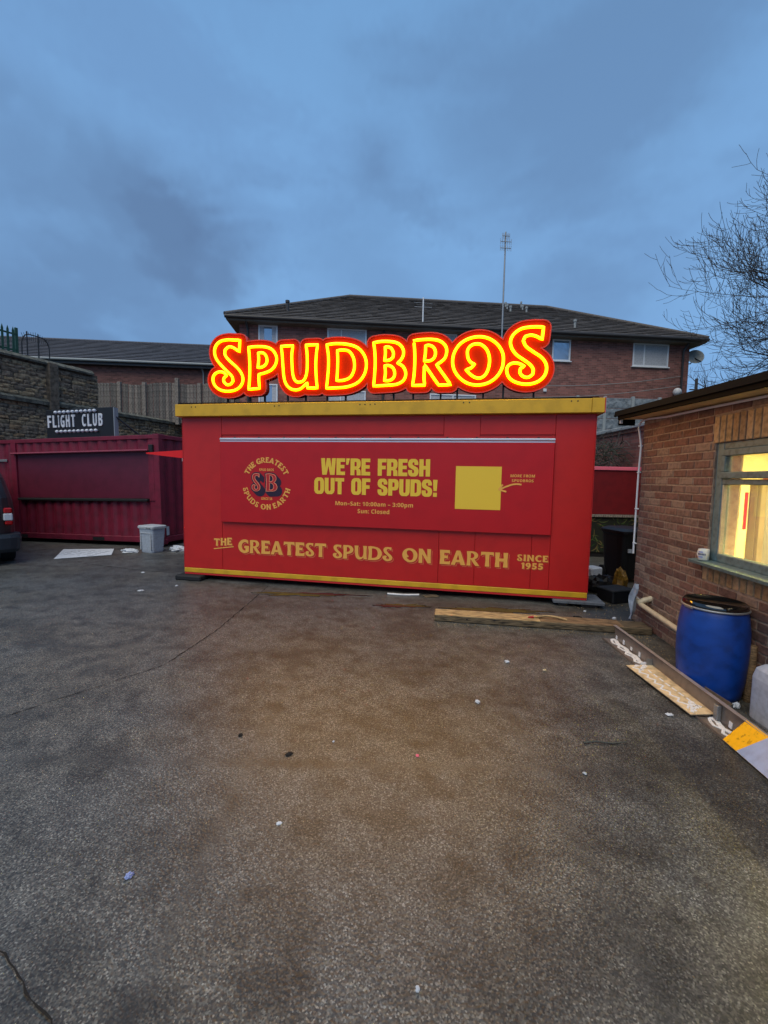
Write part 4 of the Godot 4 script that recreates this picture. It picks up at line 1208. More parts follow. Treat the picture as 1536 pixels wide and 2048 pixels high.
	part("soffit", bc(Vector3(-22.3, 7.5, -7.3), Vector3(9.2, 7.64, 0.42)), M.gutter, w)
	var wr := part("roof", courses(Vector3(-22.4, 7.72, 0.5), Vector3(9.3, 7.72, 0.5), Vector3(9.3, 9.78, -3.5), Vector3(-22.4, 9.78, -3.5), 13), M.roof_blue, w)
	part("roof_face", courses(Vector3(9.3, 7.72, -7.5), Vector3(-22.4, 7.72, -7.5), Vector3(-22.4, 9.78, -3.5), Vector3(9.3, 9.78, -3.5), 13), M.roof_blue, wr)
	part("gutter", MB.new().tube([Vector3(-22.4, 7.70, 0.53), Vector3(9.3, 7.70, 0.53)], 0.07, 8), M.concrete_post, w)
	part("ridge_tiles", MB.new().tube([Vector3(-22.4, 9.8, -3.5), Vector3(9.3, 9.8, -3.5)], 0.1, 6), M.roof_blue, wr)
	part("downpipe", MB.new().tube([Vector3(5.6, 7.6, 0.4), Vector3(5.6, 7.3, 0.06), Vector3(5.6, 3.8, 0.06)], 0.045, 6), M.concrete_post, w)
func ball(r: float) -> Array:
	var o := []
	for i in 13: o.append(Vector2(maxf(0.0, r * sin(PI * i / 12.0)), -r * cos(PI * i / 12.0)))
	return o

func build_right_background() -> void:
	# upper terrace on which the houses stand
	var t := MB.new()
	for q in [[-9.3, -17.4, 5.62, -60.0], [5.62, -5.6, 60.0, -60.0]]:
		t.quad(Vector3(q[0], 2.75, q[1]), Vector3(q[2], 2.75, q[1]), Vector3(q[2], 2.75, q[3]), Vector3(q[0], 2.75, q[3]), Vector3.UP)
	setting("terrace", t, M.grass)
	solo("retaining_wall", "brick retaining wall at the back of the yard behind the kiosk", "wall", bc(Vector3(-9.2, -0.3, -17.4), Vector3(5.4, 2.8, -17.1)), M.facade_dark)
	# boundary wall with pale coping
	var b := thing("boundary_wall", "dark brick boundary wall with a pale coping above the twiggy shrub", "wall", Vector3(5.55, 0, -17.2))
	part("wall", bc(Vector3(-0.02, -0.3, 0), Vector3(0.24, 2.72, 11.8)), M.facade_dark, b)
	for i in 16: part("oversailing_course", bc(Vector3(-0.06, 2.72, i * 0.74), Vector3(0.26, 2.80, i * 0.74 + 0.735), 0.006), M.brick[i % 8], b)
	for i in 16: part("coping_slab", bc(Vector3(-0.11, 2.80, i * 0.74), Vector3(0.33, 2.875 + 0.004 * (i % 3), i * 0.74 + 0.73), 0.012), M.concrete_post, b)
	# concrete panel fence
	var f := thing("concrete_fence", "grey rock-faced concrete panel fence in front of the house", "fence", Vector3(7.2, 2.75, -16.0), 2.0)
	for i in 4:
		for j in 5:
			part("panel", bc(Vector3(i * 1.0 + 0.03 - 0.35, 0.02 + j * 0.37, -0.03), Vector3(i * 1.0 + 0.97 - 0.35, 0.38 + j * 0.37, 0.0), 0.012), M.concrete, f)
	for i in 5: part("post", bc(Vector3(i * 1.0 - 0.05 - 0.35, -0.05, -0.07), Vector3(i * 1.0 + 0.05 - 0.35, 1.92, 0.05 if i == 2 else 0.012), 0.01), M.concrete_post, f)
	# red counter with printed skirting
	var c := thing("red_counter", "dark red counter with a pink top edge and leaf-printed skirting, behind the brick corner", "counter", Vector3(4.1, 0, -9.3))
	part("front_panel", bc(Vector3(0, 0.92, -0.5), Vector3(1.6, 1.85, 0), 0.006), M.hoard_red, c)
	part("top_edge", bc(Vector3(-0.02, 1.852, -0.52), Vector3(1.62, 1.925, 0.03), 0.006), M.pink, c)
	part("skirting", bc(Vector3(0.0, 0.10, -0.5), Vector3(1.6, 0.86, -0.03), 0.004), M.skirt, c)
	part("ledge", bc(Vector3(0.0, 0.862, -0.5), Vector3(1.6, 0.918, 0.02), 0.004), M.fence_wood[2], c)
	part("plinth", bc(Vector3(0.02, 0.0, -0.48), Vector3(1.58, 0.10, -0.06)), M.black, c)
	# twiggy shrub against the boundary wall
	var s := thing("twiggy_shrub", "tangled grey-green leafless shrub growing above the red counter", "shrub", Vector3(5.1, 0, -10.3))
	var r := RandomNumberGenerator.new()
	r.seed = 61
	for g in 5:
		var st := MB.new()
		for k in 110:
			var p := Vector3(r.randf_range(-0.9, 0.25), r.randf_range(1.2, 2.5), r.randf_range(-0.35, 0.5))
			var d := Vector3(r.randf_range(-1, 1), r.randf_range(-0.6, 1), r.randf_range(-1, 1)).normalized()
			var pts := []
			for i in 5:
				pts.append(p)
				d = (d + Vector3(r.randf_range(-0.5, 0.5), r.randf_range(-0.6, 0.4), r.randf_range(-0.5, 0.5))).normalized()
				p += d * 0.11
			st.tube(pts, [0.010, 0.009, 0.008, 0.006, 0.003], 3, false, false)
		part("twigs", st, M.twig if g < 3 else M.leaf, s)
	for k in 5: part("stem", MB.new().tube([Vector3(-0.7 + k * 0.2, 0, 0.1), Vector3(-0.75 + k * 0.22, 0.8, 0.05), Vector3(-0.8 + k * 0.24, 1.7, 0.0)], [0.03, 0.025, 0.012], 6), M.twig, s)
	# wheelie bin
	var wb := thing("wheeled_bin", "black wheeled bin standing in the gap beside the brick building", "bin", Vector3(3.98, 0, -7.2), 8)
	var body := MB.new()
	loft(body, [[0.06, 0.21, 0.24], [0.75, 0.25, 0.3], [0.78, 0.27, 0.32], [0.80, 0.27, 0.32]])
	part("body", body, M.bin_black, wb)
	var lid := MB.new()
	loft(lid, [[0.802, 0.28, 0.33], [0.83, 0.28, 0.33], [0.87, 0.2, 0.25]])
	part("lid", lid, M.bin_black, wb)
	for x in [-0.2, 0.2]:
		var wm := MB.new()
		wm.xf = Transform3D(Basis(Vector3.BACK, PI / 2), Vector3(x, 0.1, -0.24))
		wm.lathe([Vector2(0, -0.03), Vector2(0.1, -0.03), Vector2(0.1, 0.03), Vector2(0, 0.03)], 16)
		part("wheel", wm, M.rubber, wb)
	part("sticker", bx(Vector3(-0.12, 0.52, 0.283), Vector3(0.06, 0.06, 0.03)), M.grey_plastic, wb)
	part("sticker", bx(Vector3(0.1, 0.6, 0.289), Vector3(0.07, 0.035, 0.03)), M.grey_plastic, wb)
# stack of rounded rectangles [y, half x, half z]
func loft(mb: MB, rows: Array, at := Vector3.ZERO, rnd := 0.18) -> void:
	var rings := []
	for q in rows:
		var ring := []
		for k in 24:
			var a := TAU * (k + 0.5) / 24
			var ca := cos(a); var sa := sin(a)
			ring.append(at + Vector3(q[1] * signf(ca) * pow(absf(ca), rnd * 2), q[0], q[2] * signf(sa) * pow(absf(sa), rnd * 2)))
		rings.append(ring)
	for i in rows.size() - 1:
		for k in 24:
			var l := (k + 1) % 24
			var o: Vector3 = (rings[i][k] + rings[i + 1][l]) * 0.5 - at
			var nn: Vector3 = (rings[i][l] - rings[i][k]).cross(rings[i + 1][k] - rings[i][k]).normalized()
			if nn.dot(Vector3(o.x, 0, o.z)) < 0: nn = -nn
			mb.quad(rings[i][k], rings[i][l], rings[i + 1][l], rings[i + 1][k], nn)
	for e in [0, rows.size() - 1]:
		var nn := Vector3.DOWN if e == 0 else Vector3.UP
		var c := at + Vector3(0, rows[e][0], 0)
		for k in 24: mb.tri(c, rings[e][k], rings[e][(k + 1) % 24], nn, nn, nn)

func build_brick_building() -> void:
	# local x runs along the wall towards the viewer, z points out of the wall
	var at := Vector3(2.938, 0, -5.073)
	var b := thing("brick_building", "low flat-roofed brick building with a lit window on the right", "building", at, -95.289)
	var H := 2.2
	var E := 4.4
	var wx0 := 1.28
	var wx1 := 3.3
	var wy0 := 0.945
	var wy1 := 1.95
	# the roof falls a little towards the viewer
	var fall := 0.036
	var H0 := 2.335
	part("wall", MB.new().prism([PackedVector2Array([Vector2(0, -0.2), Vector2(E, -0.2), Vector2(E, H0 - fall * E), Vector2(0, H0)])], [PackedVector2Array([Vector2(wx0, wy0 - 0.03), Vector2(wx1, wy0 - 0.03), Vector2(wx1, wy1), Vector2(wx0, wy1)])], -0.22, -0.006), M.mortar, b)
	part("end_wall", bc(Vector3(0.0, -0.2, -5.0), Vector3(0.22, H, -0.22)), M.mortar, b)
	part("end_wall", bc(Vector3(E - 0.22, -0.2, -5.0), Vector3(E, H, -0.22)), M.mortar, b)
	part("rear_wall", bc(Vector3(0, -0.2, -5.22), Vector3(E, H, -5.0)), M.mortar, b)
	var slope := Transform3D(Basis(Vector3.BACK, -atan(fall)), Vector3(0, H0, 0))
	for q in [["roof_slab", Vector3(-0.1, 0.0, -5.3), Vector3(E, 0.05, -0.03), M.roof_felt], ["soffit", Vector3(-0.12, -0.006, -0.03), Vector3(E, 0.014, 0.2), M.soffit_cream], ["eaves_board", Vector3(-0.16, -0.008, 0.2), Vector3(E, 0.075, 0.225), M.roof_felt], ["eaves_end", Vector3(-0.2, -0.07, 0.02), Vector3(-0.165, 0.05, 0.2), M.roof_felt], ["eaves_end_batten", Vector3(-0.163, -0.05, 0.17), Vector3(-0.14, 0.0, 0.2), M.upvc]]:
		part(q[0], bc(q[1], q[2], 0.004), q[3], b).transform = slope
	var felt := MB.new()
	felt.prism([PackedVector2Array([Vector2(-0.3, 0.052), Vector2(0.22, 0.078), Vector2(0.232, 0.03), Vector2(0.245, 0.035), Vector2(0.235, 0.095), Vector2(-0.3, 0.08)])], [], 0.0, E + 0.22)
	var fo := part("roof_felt", felt, M.roof_felt, b)
	fo.transform = slope * Transform3D(Basis(Vector3(0, 0, 1), Vector3(0, 1, 0), Vector3(-1, 0, 0)), Vector3(E, 0, 0))
	# bricks: the nearest 300 as pieces, the rest joined
	var r := RandomNumberGenerator.new()
	r.seed = 17
	var bricks := []
	var rest := MB.new()
	for i in 4: bricks.append(bx(Vector3.ZERO, Vector3(0.212, 0.0625, 0.06), 0.004).mesh())
	var count := 0
	for row in 31:
		var y := row * 0.0755
		var x := 0.0 if row % 2 == 0 else -0.112
		while x < E:
			var a := maxf(x, 0.0)
			var e := minf(x + 0.214, E)
			x += 0.2245
			if e - a < 0.03 or y + 0.068 > H0 - fall * e: continue
			var spans := [[a, e]]
			for q in [[wx0, wx1, wy0 - 0.03, wy1], [1.25, wx1 + 0.05, wy1 + 0.0, 2.175], [1.235, wx1 + 0.05, 0.765, 0.92]]:
				if y + 0.064 > q[2] + 0.01 and y < q[3] - 0.005:
					var n2 := []
					for s in spans:
						if s[1] <= q[0] or s[0] >= q[1]: n2.append(s)
						else:
							if q[0] - s[0] > 0.03: n2.append([s[0], q[0] - 0.008])
							if s[1] - q[1] > 0.03: n2.append([q[1] + 0.008, s[1]])
					spans = n2
			for s in spans:
				var p := Vector3((s[0] + s[1]) / 2, y + 0.032 + 0.005, -0.03 + r.randf_range(-0.002, 0.0015))
				if count < 296 and s[0] < 2.15:
					var o := part("brick", bricks[r.randi() % 4], M.brick[r.randi() % 8], b)
					o.position = p
					o.scale = Vector3((s[1] - s[0]) / 0.2155, 1, 1)
					count += 1
				else:
					rest.box(p, Vector3(s[1] - s[0], 0.064, 0.06), 0.004)
	part("brickwork", rest, M.brick[0], b).set_meta("kind", "stuff")
	# soldier course over and rowlock course under the window
	for q in [[1.255, 1.952, 2.172], [1.24, 0.768, 0.908]]:
		var bm := bx(Vector3.ZERO, Vector3(0.066, q[2] - q[1], 0.06), 0.004).mesh()
		var x: float = q[0]
		while x < wx1:
			var o := part("cream_brick", bm, M.brick_cream[r.randi() % 4], b)
			o.position = Vector3(x + 0.033, (q[1] + q[2]) / 2, -0.028)
			x += 0.0775
	# window
	var z := -0.055
	var fr := MB.new()
	fr.box(Vector3(wx0 + 0.045, (wy0 + wy1) / 2, z), Vector3(0.09, wy1 - wy0, 0.07), 0.006)
	fr.box(Vector3(wx1 - 0.045, (wy0 + wy1) / 2, z), Vector3(0.09, wy1 - wy0, 0.07), 0.006)
	fr.box(Vector3((wx0 + wx1) / 2, wy1 - 0.03, z), Vector3(wx1 - wx0 - 0.18, 0.06, 0.07), 0.006)
	fr.box(Vector3((wx0 + wx1) / 2, wy0 + 0.035, z), Vector3(wx1 - wx0 - 0.18, 0.07, 0.07), 0.006)
	fr.box(Vector3((wx0 + wx1) / 2, 1.622, z), Vector3(wx1 - wx0 - 0.18, 0.045, 0.07), 0.006)
	fr.box(Vector3(2.45, 1.3, z), Vector3(0.06, 0.6, 0.068), 0.006)
	var w := part("window_frame", fr, M.frame, b)
	var sash := MB.new()
	for q in [[1.372, 2.42], [2.48, 3.208]]:
		sash.box(Vector3((q[0] + q[1]) / 2, 1.862, z + 0.03), Vector3(q[1] - q[0], 0.055, 0.05), 0.006)
		sash.box(Vector3((q[0] + q[1]) / 2, 1.676, z + 0.03), Vector3(q[1] - q[0], 0.055, 0.05), 0.006)
		for x in [q[0] + 0.025, q[1] - 0.025]: sash.box(Vector3(x, 1.769, z + 0.03), Vector3(0.05, 0.131, 0.049), 0.006)
	part("top_sash", sash, M.frame, w)
	for x in [1.378, 2.412, 2.488]: part("glazing_bead", bx(Vector3(x, 1.305, z + 0.012), Vector3(0.014, 0.585, 0.03)), M.cream_pipe, w)
	part("pane", bc(Vector3(1.36, 1.01, z - 0.008), Vector3(3.22, 1.61, z - 0.004)), M.pane, w)
	part("pane", bc(Vector3(1.40, 1.69, z + 0.018), Vector3(3.2, 1.85, z + 0.022)), M.pane, w)
	var sill := MB.new()
	sill.prism([PackedVector2Array([Vector2(-0.09, 0.915), Vector2(0.085, 0.905), Vector2(0.09, 0.93), Vector2(-0.02, 0.946), Vector2(-0.09, 0.946)])], [], 0.0, wx1 + 0.06 - 1.17)
	var so := part("window_sill", sill, M.frame, b)
	so.transform = Transform3D(Basis(Vector3(0, 0, 1), Vector3(0, 1, 0), Vector3(-1, 0, 0)), Vector3(wx1 + 0.06, 0, 0))
	# the lit room behind it
	part("room_floor", bc(Vector3(0.22, -0.05, -5.0), Vector3(E - 0.22, 0.02, -0.22)), M.room_dark, b)
	part("room_ceiling", bc(Vector3(0.221, H - 0.06, -3.0), Vector3(4.17, H - 0.002, -0.221)), M.room, b)
	part("room_wall", bc(Vector3(0.221, 0.02, -0.235), Vector3(wx0, H - 0.062, -0.222)), M.room, b)
	part("room_wall", bc(Vector3(0.221, 0.02, -3.0), Vector3(4.17, H - 0.062, -2.95)), M.room, b)
	part("room_wall", bc(Vector3(0.221, 0.02, -2.95), Vector3(0.232, H - 0.062, -0.237)), M.room, b)
	part("inner_sill", bc(Vector3(wx0 + 0.01, 0.93, -0.34), Vector3(wx1 - 0.01, 0.945, -0.1)), M.room, b)
	var lamp := part("ceiling_lamp", bx(Vector3(1.9, H - 0.085, -0.95), Vector3(0.9, 0.05, 0.22), 0.01), null, b)
	for zz in [-1.075, -0.825]: part("added_light_baffle", bx(Vector3(1.9, H - 0.19, zz), Vector3(0.94, 0.26, 0.012)), M.upvc, b)  # added unseen baffles that keep lamp light from spilling out onto the ground
	var lm := mat(Color(1, 0.95, 0.8), 0.5)
	lm.emission_enabled = true
	lm.emission = Color(1.0, 0.9, 0.62)
	lm.emission_energy_multiplier = 3.0
	lamp.material_override = lm
	var al := AreaLight3D.new()
	al.name = "ceiling_lamp_light"
	al.area_size = Vector2(0.9, 0.22)
	al.light_color = Color(1.0, 0.89, 0.52)
	al.light_energy = 22.0
	al.shadow_enabled = true
	b.add_child(al)
	al.position = Vector3(1.9, H - 0.118, -0.95)
	al.rotation.x = -PI / 2
	# appliances seen through the glass
	var T3 := b.transform
	var fg := thing("steel_cupboard", "tall steel-doored cupboard seen through the lit window", "cupboard", T3 * Vector3(0.236, 0.02, -1.64), -95.289)
	part("cabinet", bc(Vector3(0, 0, 0), Vector3(0.12, 1.62, 0.62), 0.01), M.room_dark, fg)
	part("door", bc(Vector3(0.124, 0.08, 0.01), Vector3(0.165, 1.60, 0.56), 0.01), M.steel_dull, fg)
	part("door_edge", bc(Vector3(0.122, 0.06, 0.562), Vector3(0.168, 1.61, 0.618), 0.006), M.room_dark, fg)
	part("handle", bc(Vector3(0.165, 1.05, 0.48), Vector3(0.185, 1.28, 0.51), 0.006), M.gutter, fg)
	part("badge_strip", bc(Vector3(0.0, 1.1, 0.635), Vector3(0.008, 1.5, 0.665)), M.tail_red, fg)
	part("cable_clip", MB.new().tube([Vector3(0.004, 1.38, 0.94), Vector3(0.004, 1.36, 0.915), Vector3(0.004, 1.26, 0.915), Vector3(0.004, 1.24, 0.94)], 0.004, 5), M.gutter, fg)
	for q in [[0.36, 0.5], [0.22, 0.34], [0.04, 0.18]]:
		solo("stock_box", ["orange box nearest the window on top of the steel cupboard", "orange box in the middle of the cupboard top", "orange box at the far end of the cupboard top"][[0.36, 0.22, 0.04].find(q[0])], "box", bc(Vector3(0.01, 1.62, q[0]), Vector3(0.13, 1.73, q[1]), 0.004), M.orange, fg.position, -95.289, "boxes on the cupboard")
	# cable conduit and waste pipe
	var top := func(x: float) -> float: return H0 - fall * x - 0.03
	var cd := [Vector3(3.4, top.call(3.4), 0.02), Vector3(2.1, top.call(2.1) + 0.004, 0.02), Vector3(1.2, top.call(1.2), 0.02), Vector3(0.5, top.call(0.5) - 0.008, 0.02), Vector3(0.15, top.call(0.15) + 0.006, 0.02), Vector3(0.0, top.call(0) - 0.015, 0.03), Vector3(-0.05, 2.23, 0.03), Vector3(-0.02, 2.16, 0.03), Vector3(0.02, 2.0, 0.025), Vector3(0.0, 1.7, 0.025), Vector3(-0.005, 0.78, 0.025)]
	var cc := Curve3D.new()
	for i in cd.size():
		var tg: Vector3 = (cd[mini(i + 1, cd.size() - 1)] - cd[maxi(i - 1, 0)]) * 0.12
		cc.add_point(cd[i], -tg, tg)
	var cp := part("cable_conduit", MB.new().tube(Array(cc.tessellate(3)), 0.011, 8), M.upvc, b)
	for y in [0.9, 1.3, 1.72, 2.02]: part("clip", bx(Vector3(0.0, y, 0.02), Vector3(0.05, 0.016, 0.03), 0.004), M.upvc, cp)
	var wp := part("waste_pipe", MB.new().tube([Vector3(0.27, 0.30, 0.09), Vector3(0.36, 0.295, 0.09), Vector3(0.40, 0.28, 0.09), Vector3(1.15, 0.245, 0.09), Vector3(1.3, 0.24, 0.09)], 0.026, 12), M.cream_pipe, b)
	part("elbow", MB.new().tube([Vector3(0.37, 0.30, 0.09), Vector3(0.40, 0.33, 0.07), Vector3(0.40, 0.36, -0.03)], 0.031, 10), M.cream_pipe, wp)
	part("collar", MB.new().tube([Vector3(0.24, 0.305, 0.09), Vector3(0.28, 0.302, 0.09)], 0.036, 12), M.upvc, wp)
	# rag hung over the waste pipe
	var rag := MB.new()
	var rr := []
	for i in 9:
		var row := []
		for j in 5:
			var t := i / 8.0
			var wd := lerpf(0.025, 0.062, sin(PI * minf(t * 1.1, 1.0)))
			row.append(Vector3(0.345 + (j / 4.0 - 0.5) * wd * 2.0 - 0.07 * t + 0.012 * sin(i * 1.3), 0.50 - t * 0.42, 0.14 + 0.02 * sin(j * 2.9 + i * 0.5)))
		rr.append(row)
	for i in 8:
		for j in 4: rag.quad(rr[i][j], rr[i][j + 1], rr[i + 1][j + 1], rr[i + 1][j])
	var ro := MB.new()
	ro.v = rag.v; ro.n = rag.n
	for i in 8:
		for j in 4: ro.quad(rr[i][j] + Vector3(0, 0, -0.006), rr[i][j + 1] + Vector3(0, 0, -0.006), rr[i + 1][j + 1] + Vector3(0, 0, -0.006), rr[i + 1][j] + Vector3(0, 0, -0.006))
	solo("hanging_rag", "grey rag hanging over the waste pipe on the brick wall", "rag", ro, M.grey_plastic, at, -95.289)
	# mug on the sill
	var mg := thing("mug", "white mug with a blue print on the window sill", "mug", b.transform * Vector3(1.295, 0.942, 0.035), -95.289)
	part("cup", MB.new().lathe([Vector2(0, 0.0), Vector2(0.036, 0.0), Vector2(0.04, 0.004), Vector2(0.042, 0.05), Vector2(0.042, 0.094), Vector2(0.040, 0.096), Vector2(0.038, 0.094), Vector2(0.037, 0.008), Vector2(0, 0.006)], 28), M.cup, mg)
	var hd := []
	for i in 11:
		var a := -PI * 0.5 + PI * i / 10.0
		hd.append(Vector3(-0.04 - 0.032 * cos(a), 0.05 + 0.032 * sin(a), 0.008))
	part("handle", MB.new().tube(hd, 0.006, 8), M.cup, mg)
	for i in 7:
		var a := deg_to_rad(95 - 13 * i)
		var pm := MB.new()
		pm.xf = Transform3D(Basis(Vector3.UP, PI / 2 - a), Vector3(cos(a) * 0.0425, 0.05, sin(a) * 0.0425))
		pm.box(Vector3(0, 0.003, 0), Vector3(0.006, 0.016, 0.0014))
		part("print", pm, M.ink, mg)
	for i in 4:
		var a := deg_to_rad(85 - 13 * i)
		var pm := MB.new()
		pm.xf = Transform3D(Basis(Vector3.UP, PI / 2 - a), Vector3(cos(a) * 0.0422, 0.05, sin(a) * 0.0422))
		pm.box(Vector3(0, 0.022, 0), Vector3(0.009, 0.012, 0.001))
		pm.box(Vector3(0, -0.02, 0), Vector3(0.009, 0.012, 0.001))
		part("print", pm, M.ink_pale, mg)

# ---------------------------------------------------------------- trees
func twig_branch(mb: MB, r: RandomNumberGenerator, p: Vector3, d: Vector3, l: float, rad: float, depth: int) -> void:
	var n := 6 if depth > 1 else 4
	var pts := [p]
	var rads := [rad]
	var dirs := [d]
	for i in n:
		d = (d + Vector3(r.randf_range(-0.2, 0.2), r.randf_range(-0.14, 0.2) + (0.15 if depth < 2 else 0.03), r.randf_range(-0.2, 0.2))).normalized()
		p += d * (l / n)
		pts.append(p); dirs.append(d)
		rads.append(maxf(rad * (1.0 - 0.8 * (i + 1) / n), 0.0065))
	mb.tube(pts, rads, 5 if depth > 2 else 3, false, false)
	if depth == 0: return
	var kids: int = [0, 4, 8, 12][depth]
	for k in kids:
		var t := (k + r.randf_range(0.3, 1.0)) / kids
		var f := clampf(t, 0.12, 0.98) * n
		var i := mini(int(f), n - 1)
		var o: Vector3 = pts[i].lerp(pts[i + 1], f - i)
		var side := Vector3(r.randf_range(-1, 1), r.randf_range(-0.7, 0.9), r.randf_range(-1, 1)).cross(dirs[i]).normalized()
		twig_branch(mb, r, o, (dirs[i] * 0.75 + side * r.randf_range(0.5, 0.95)).normalized(), l * r.randf_range(0.36, 0.58), maxf(rads[i] * 0.55, 0.008), depth - 1)
func build_trees() -> void:
	var r := RandomNumberGenerator.new()
	r.seed = 38
	var t := thing("bare_tree", "large leafless winter tree rising behind the brick building", "tree", Vector3(17.3, 2.75, -15.0))
	part("trunk", MB.new().tube([Vector3(0, -0.3, 0), Vector3(0.05, 1.5, 0), Vector3(-0.1, 3.2, 0.1), Vector3(0.0, 5.5, 0), Vector3(0.1, 8, 0)], [0.32, 0.27, 0.23, 0.15, 0.05], 12), M.bark, t)
	for i in 24:
		var y := 2.6 + 0.14 * i
		var a := PI + (r.randf_range(-0.9, 0.9) if i % 3 else r.randf_range(1.2, 5.0))
		var dir := Vector3(cos(a), -0.02 + 0.043 * i * r.randf_range(0.7, 1.1), sin(a)).normalized()
		var l := lerpf(5.4, 4.3, i / 23.0) * r.randf_range(0.88, 1.1)
		var mb := MB.new()
		twig_branch(mb, r, Vector3(0, y, 0), dir, l, lerpf(0.085, 0.05, i / 23.0), 3)
		part("limb", mb, M.bark, t)
	# small tree and a pole far beyond the house
	var t2 := thing("small_bare_tree", "small distant bare tree at the right end of the house", "tree", Vector3(20.6, 2.75, -28.5))
	part("trunk", MB.new().tube([Vector3(0, -0.2, 0), Vector3(0.1, 3, 0), Vector3(0, 5, 0)], [0.14, 0.1, 0.04], 8), M.bark, t2)
	for i in 7:
		var mb := MB.new()
		var a := r.randf() * TAU
		twig_branch(mb, r, Vector3(0.05, 2.6 + i * 0.35, 0), Vector3(cos(a), 0.6, sin(a)).normalized(), 2.0, 0.045, 2)
		part("limb", mb, M.bark, t2)
	var up := thing("utility_pole", "distant wooden utility pole with crossarms above the flat roof", "pole", Vector3(27.6, 2.75, -40.0))
	part("pole", MB.new().tube([Vector3(0, -0.2, 0), Vector3(0, 8.2, 0)], [0.16, 0.12], 8), M.bark, up)
	for y in [7.2, 6.9]: part("crossarm", bx(Vector3(0, y, 0.12), Vector3(1.3 if y > 7 else 0.9, 0.1, 0.1)), M.bark, up)

# ---------------------------------------------------------------- things in the yard
func plate(mb: MB, q: Array, th: float) -> void:
	var nn: Vector3 = (q[1] - q[0]).cross(q[3] - q[0]).normalized()
	if nn.y < 0: nn = -nn
	var lo := []
	for p in q: lo.append(p - nn * th)
	mb.quad(q[0], q[1], q[2], q[3], nn)
	mb.quad(lo[0], lo[1], lo[2], lo[3], -nn)
	var c: Vector3 = (q[0] + q[1] + q[2] + q[3]) / 4
	for i in 4:
		var a: Vector3 = q[i]; var b: Vector3 = q[(i + 1) % 4]
		var o := ((a + b) * 0.5 - c)
		o -= nn * o.dot(nn)
		mb.quad(a, b, lo[(i + 1) % 4], lo[i], o.normalized())
func ribbon(pts: Array, w: float, th: float) -> MB:   # flat strip of glue along points on a plate
	var mb := MB.new()
	var lo := PackedVector2Array()
	for p in pts: lo.append(Vector2(p.x, -p.z))
	for g in Geometry2D.offset_polyline(lo, w, Geometry2D.JOIN_ROUND, Geometry2D.END_ROUND):
		mb.xf = Transform3D(Basis(Vector3.RIGHT, -PI / 2), Vector3(0, pts[0].y, 0))
		if not Geometry2D.is_polygon_clockwise(g): mb.prism([g], [], 0.0, th, false)
	return mb
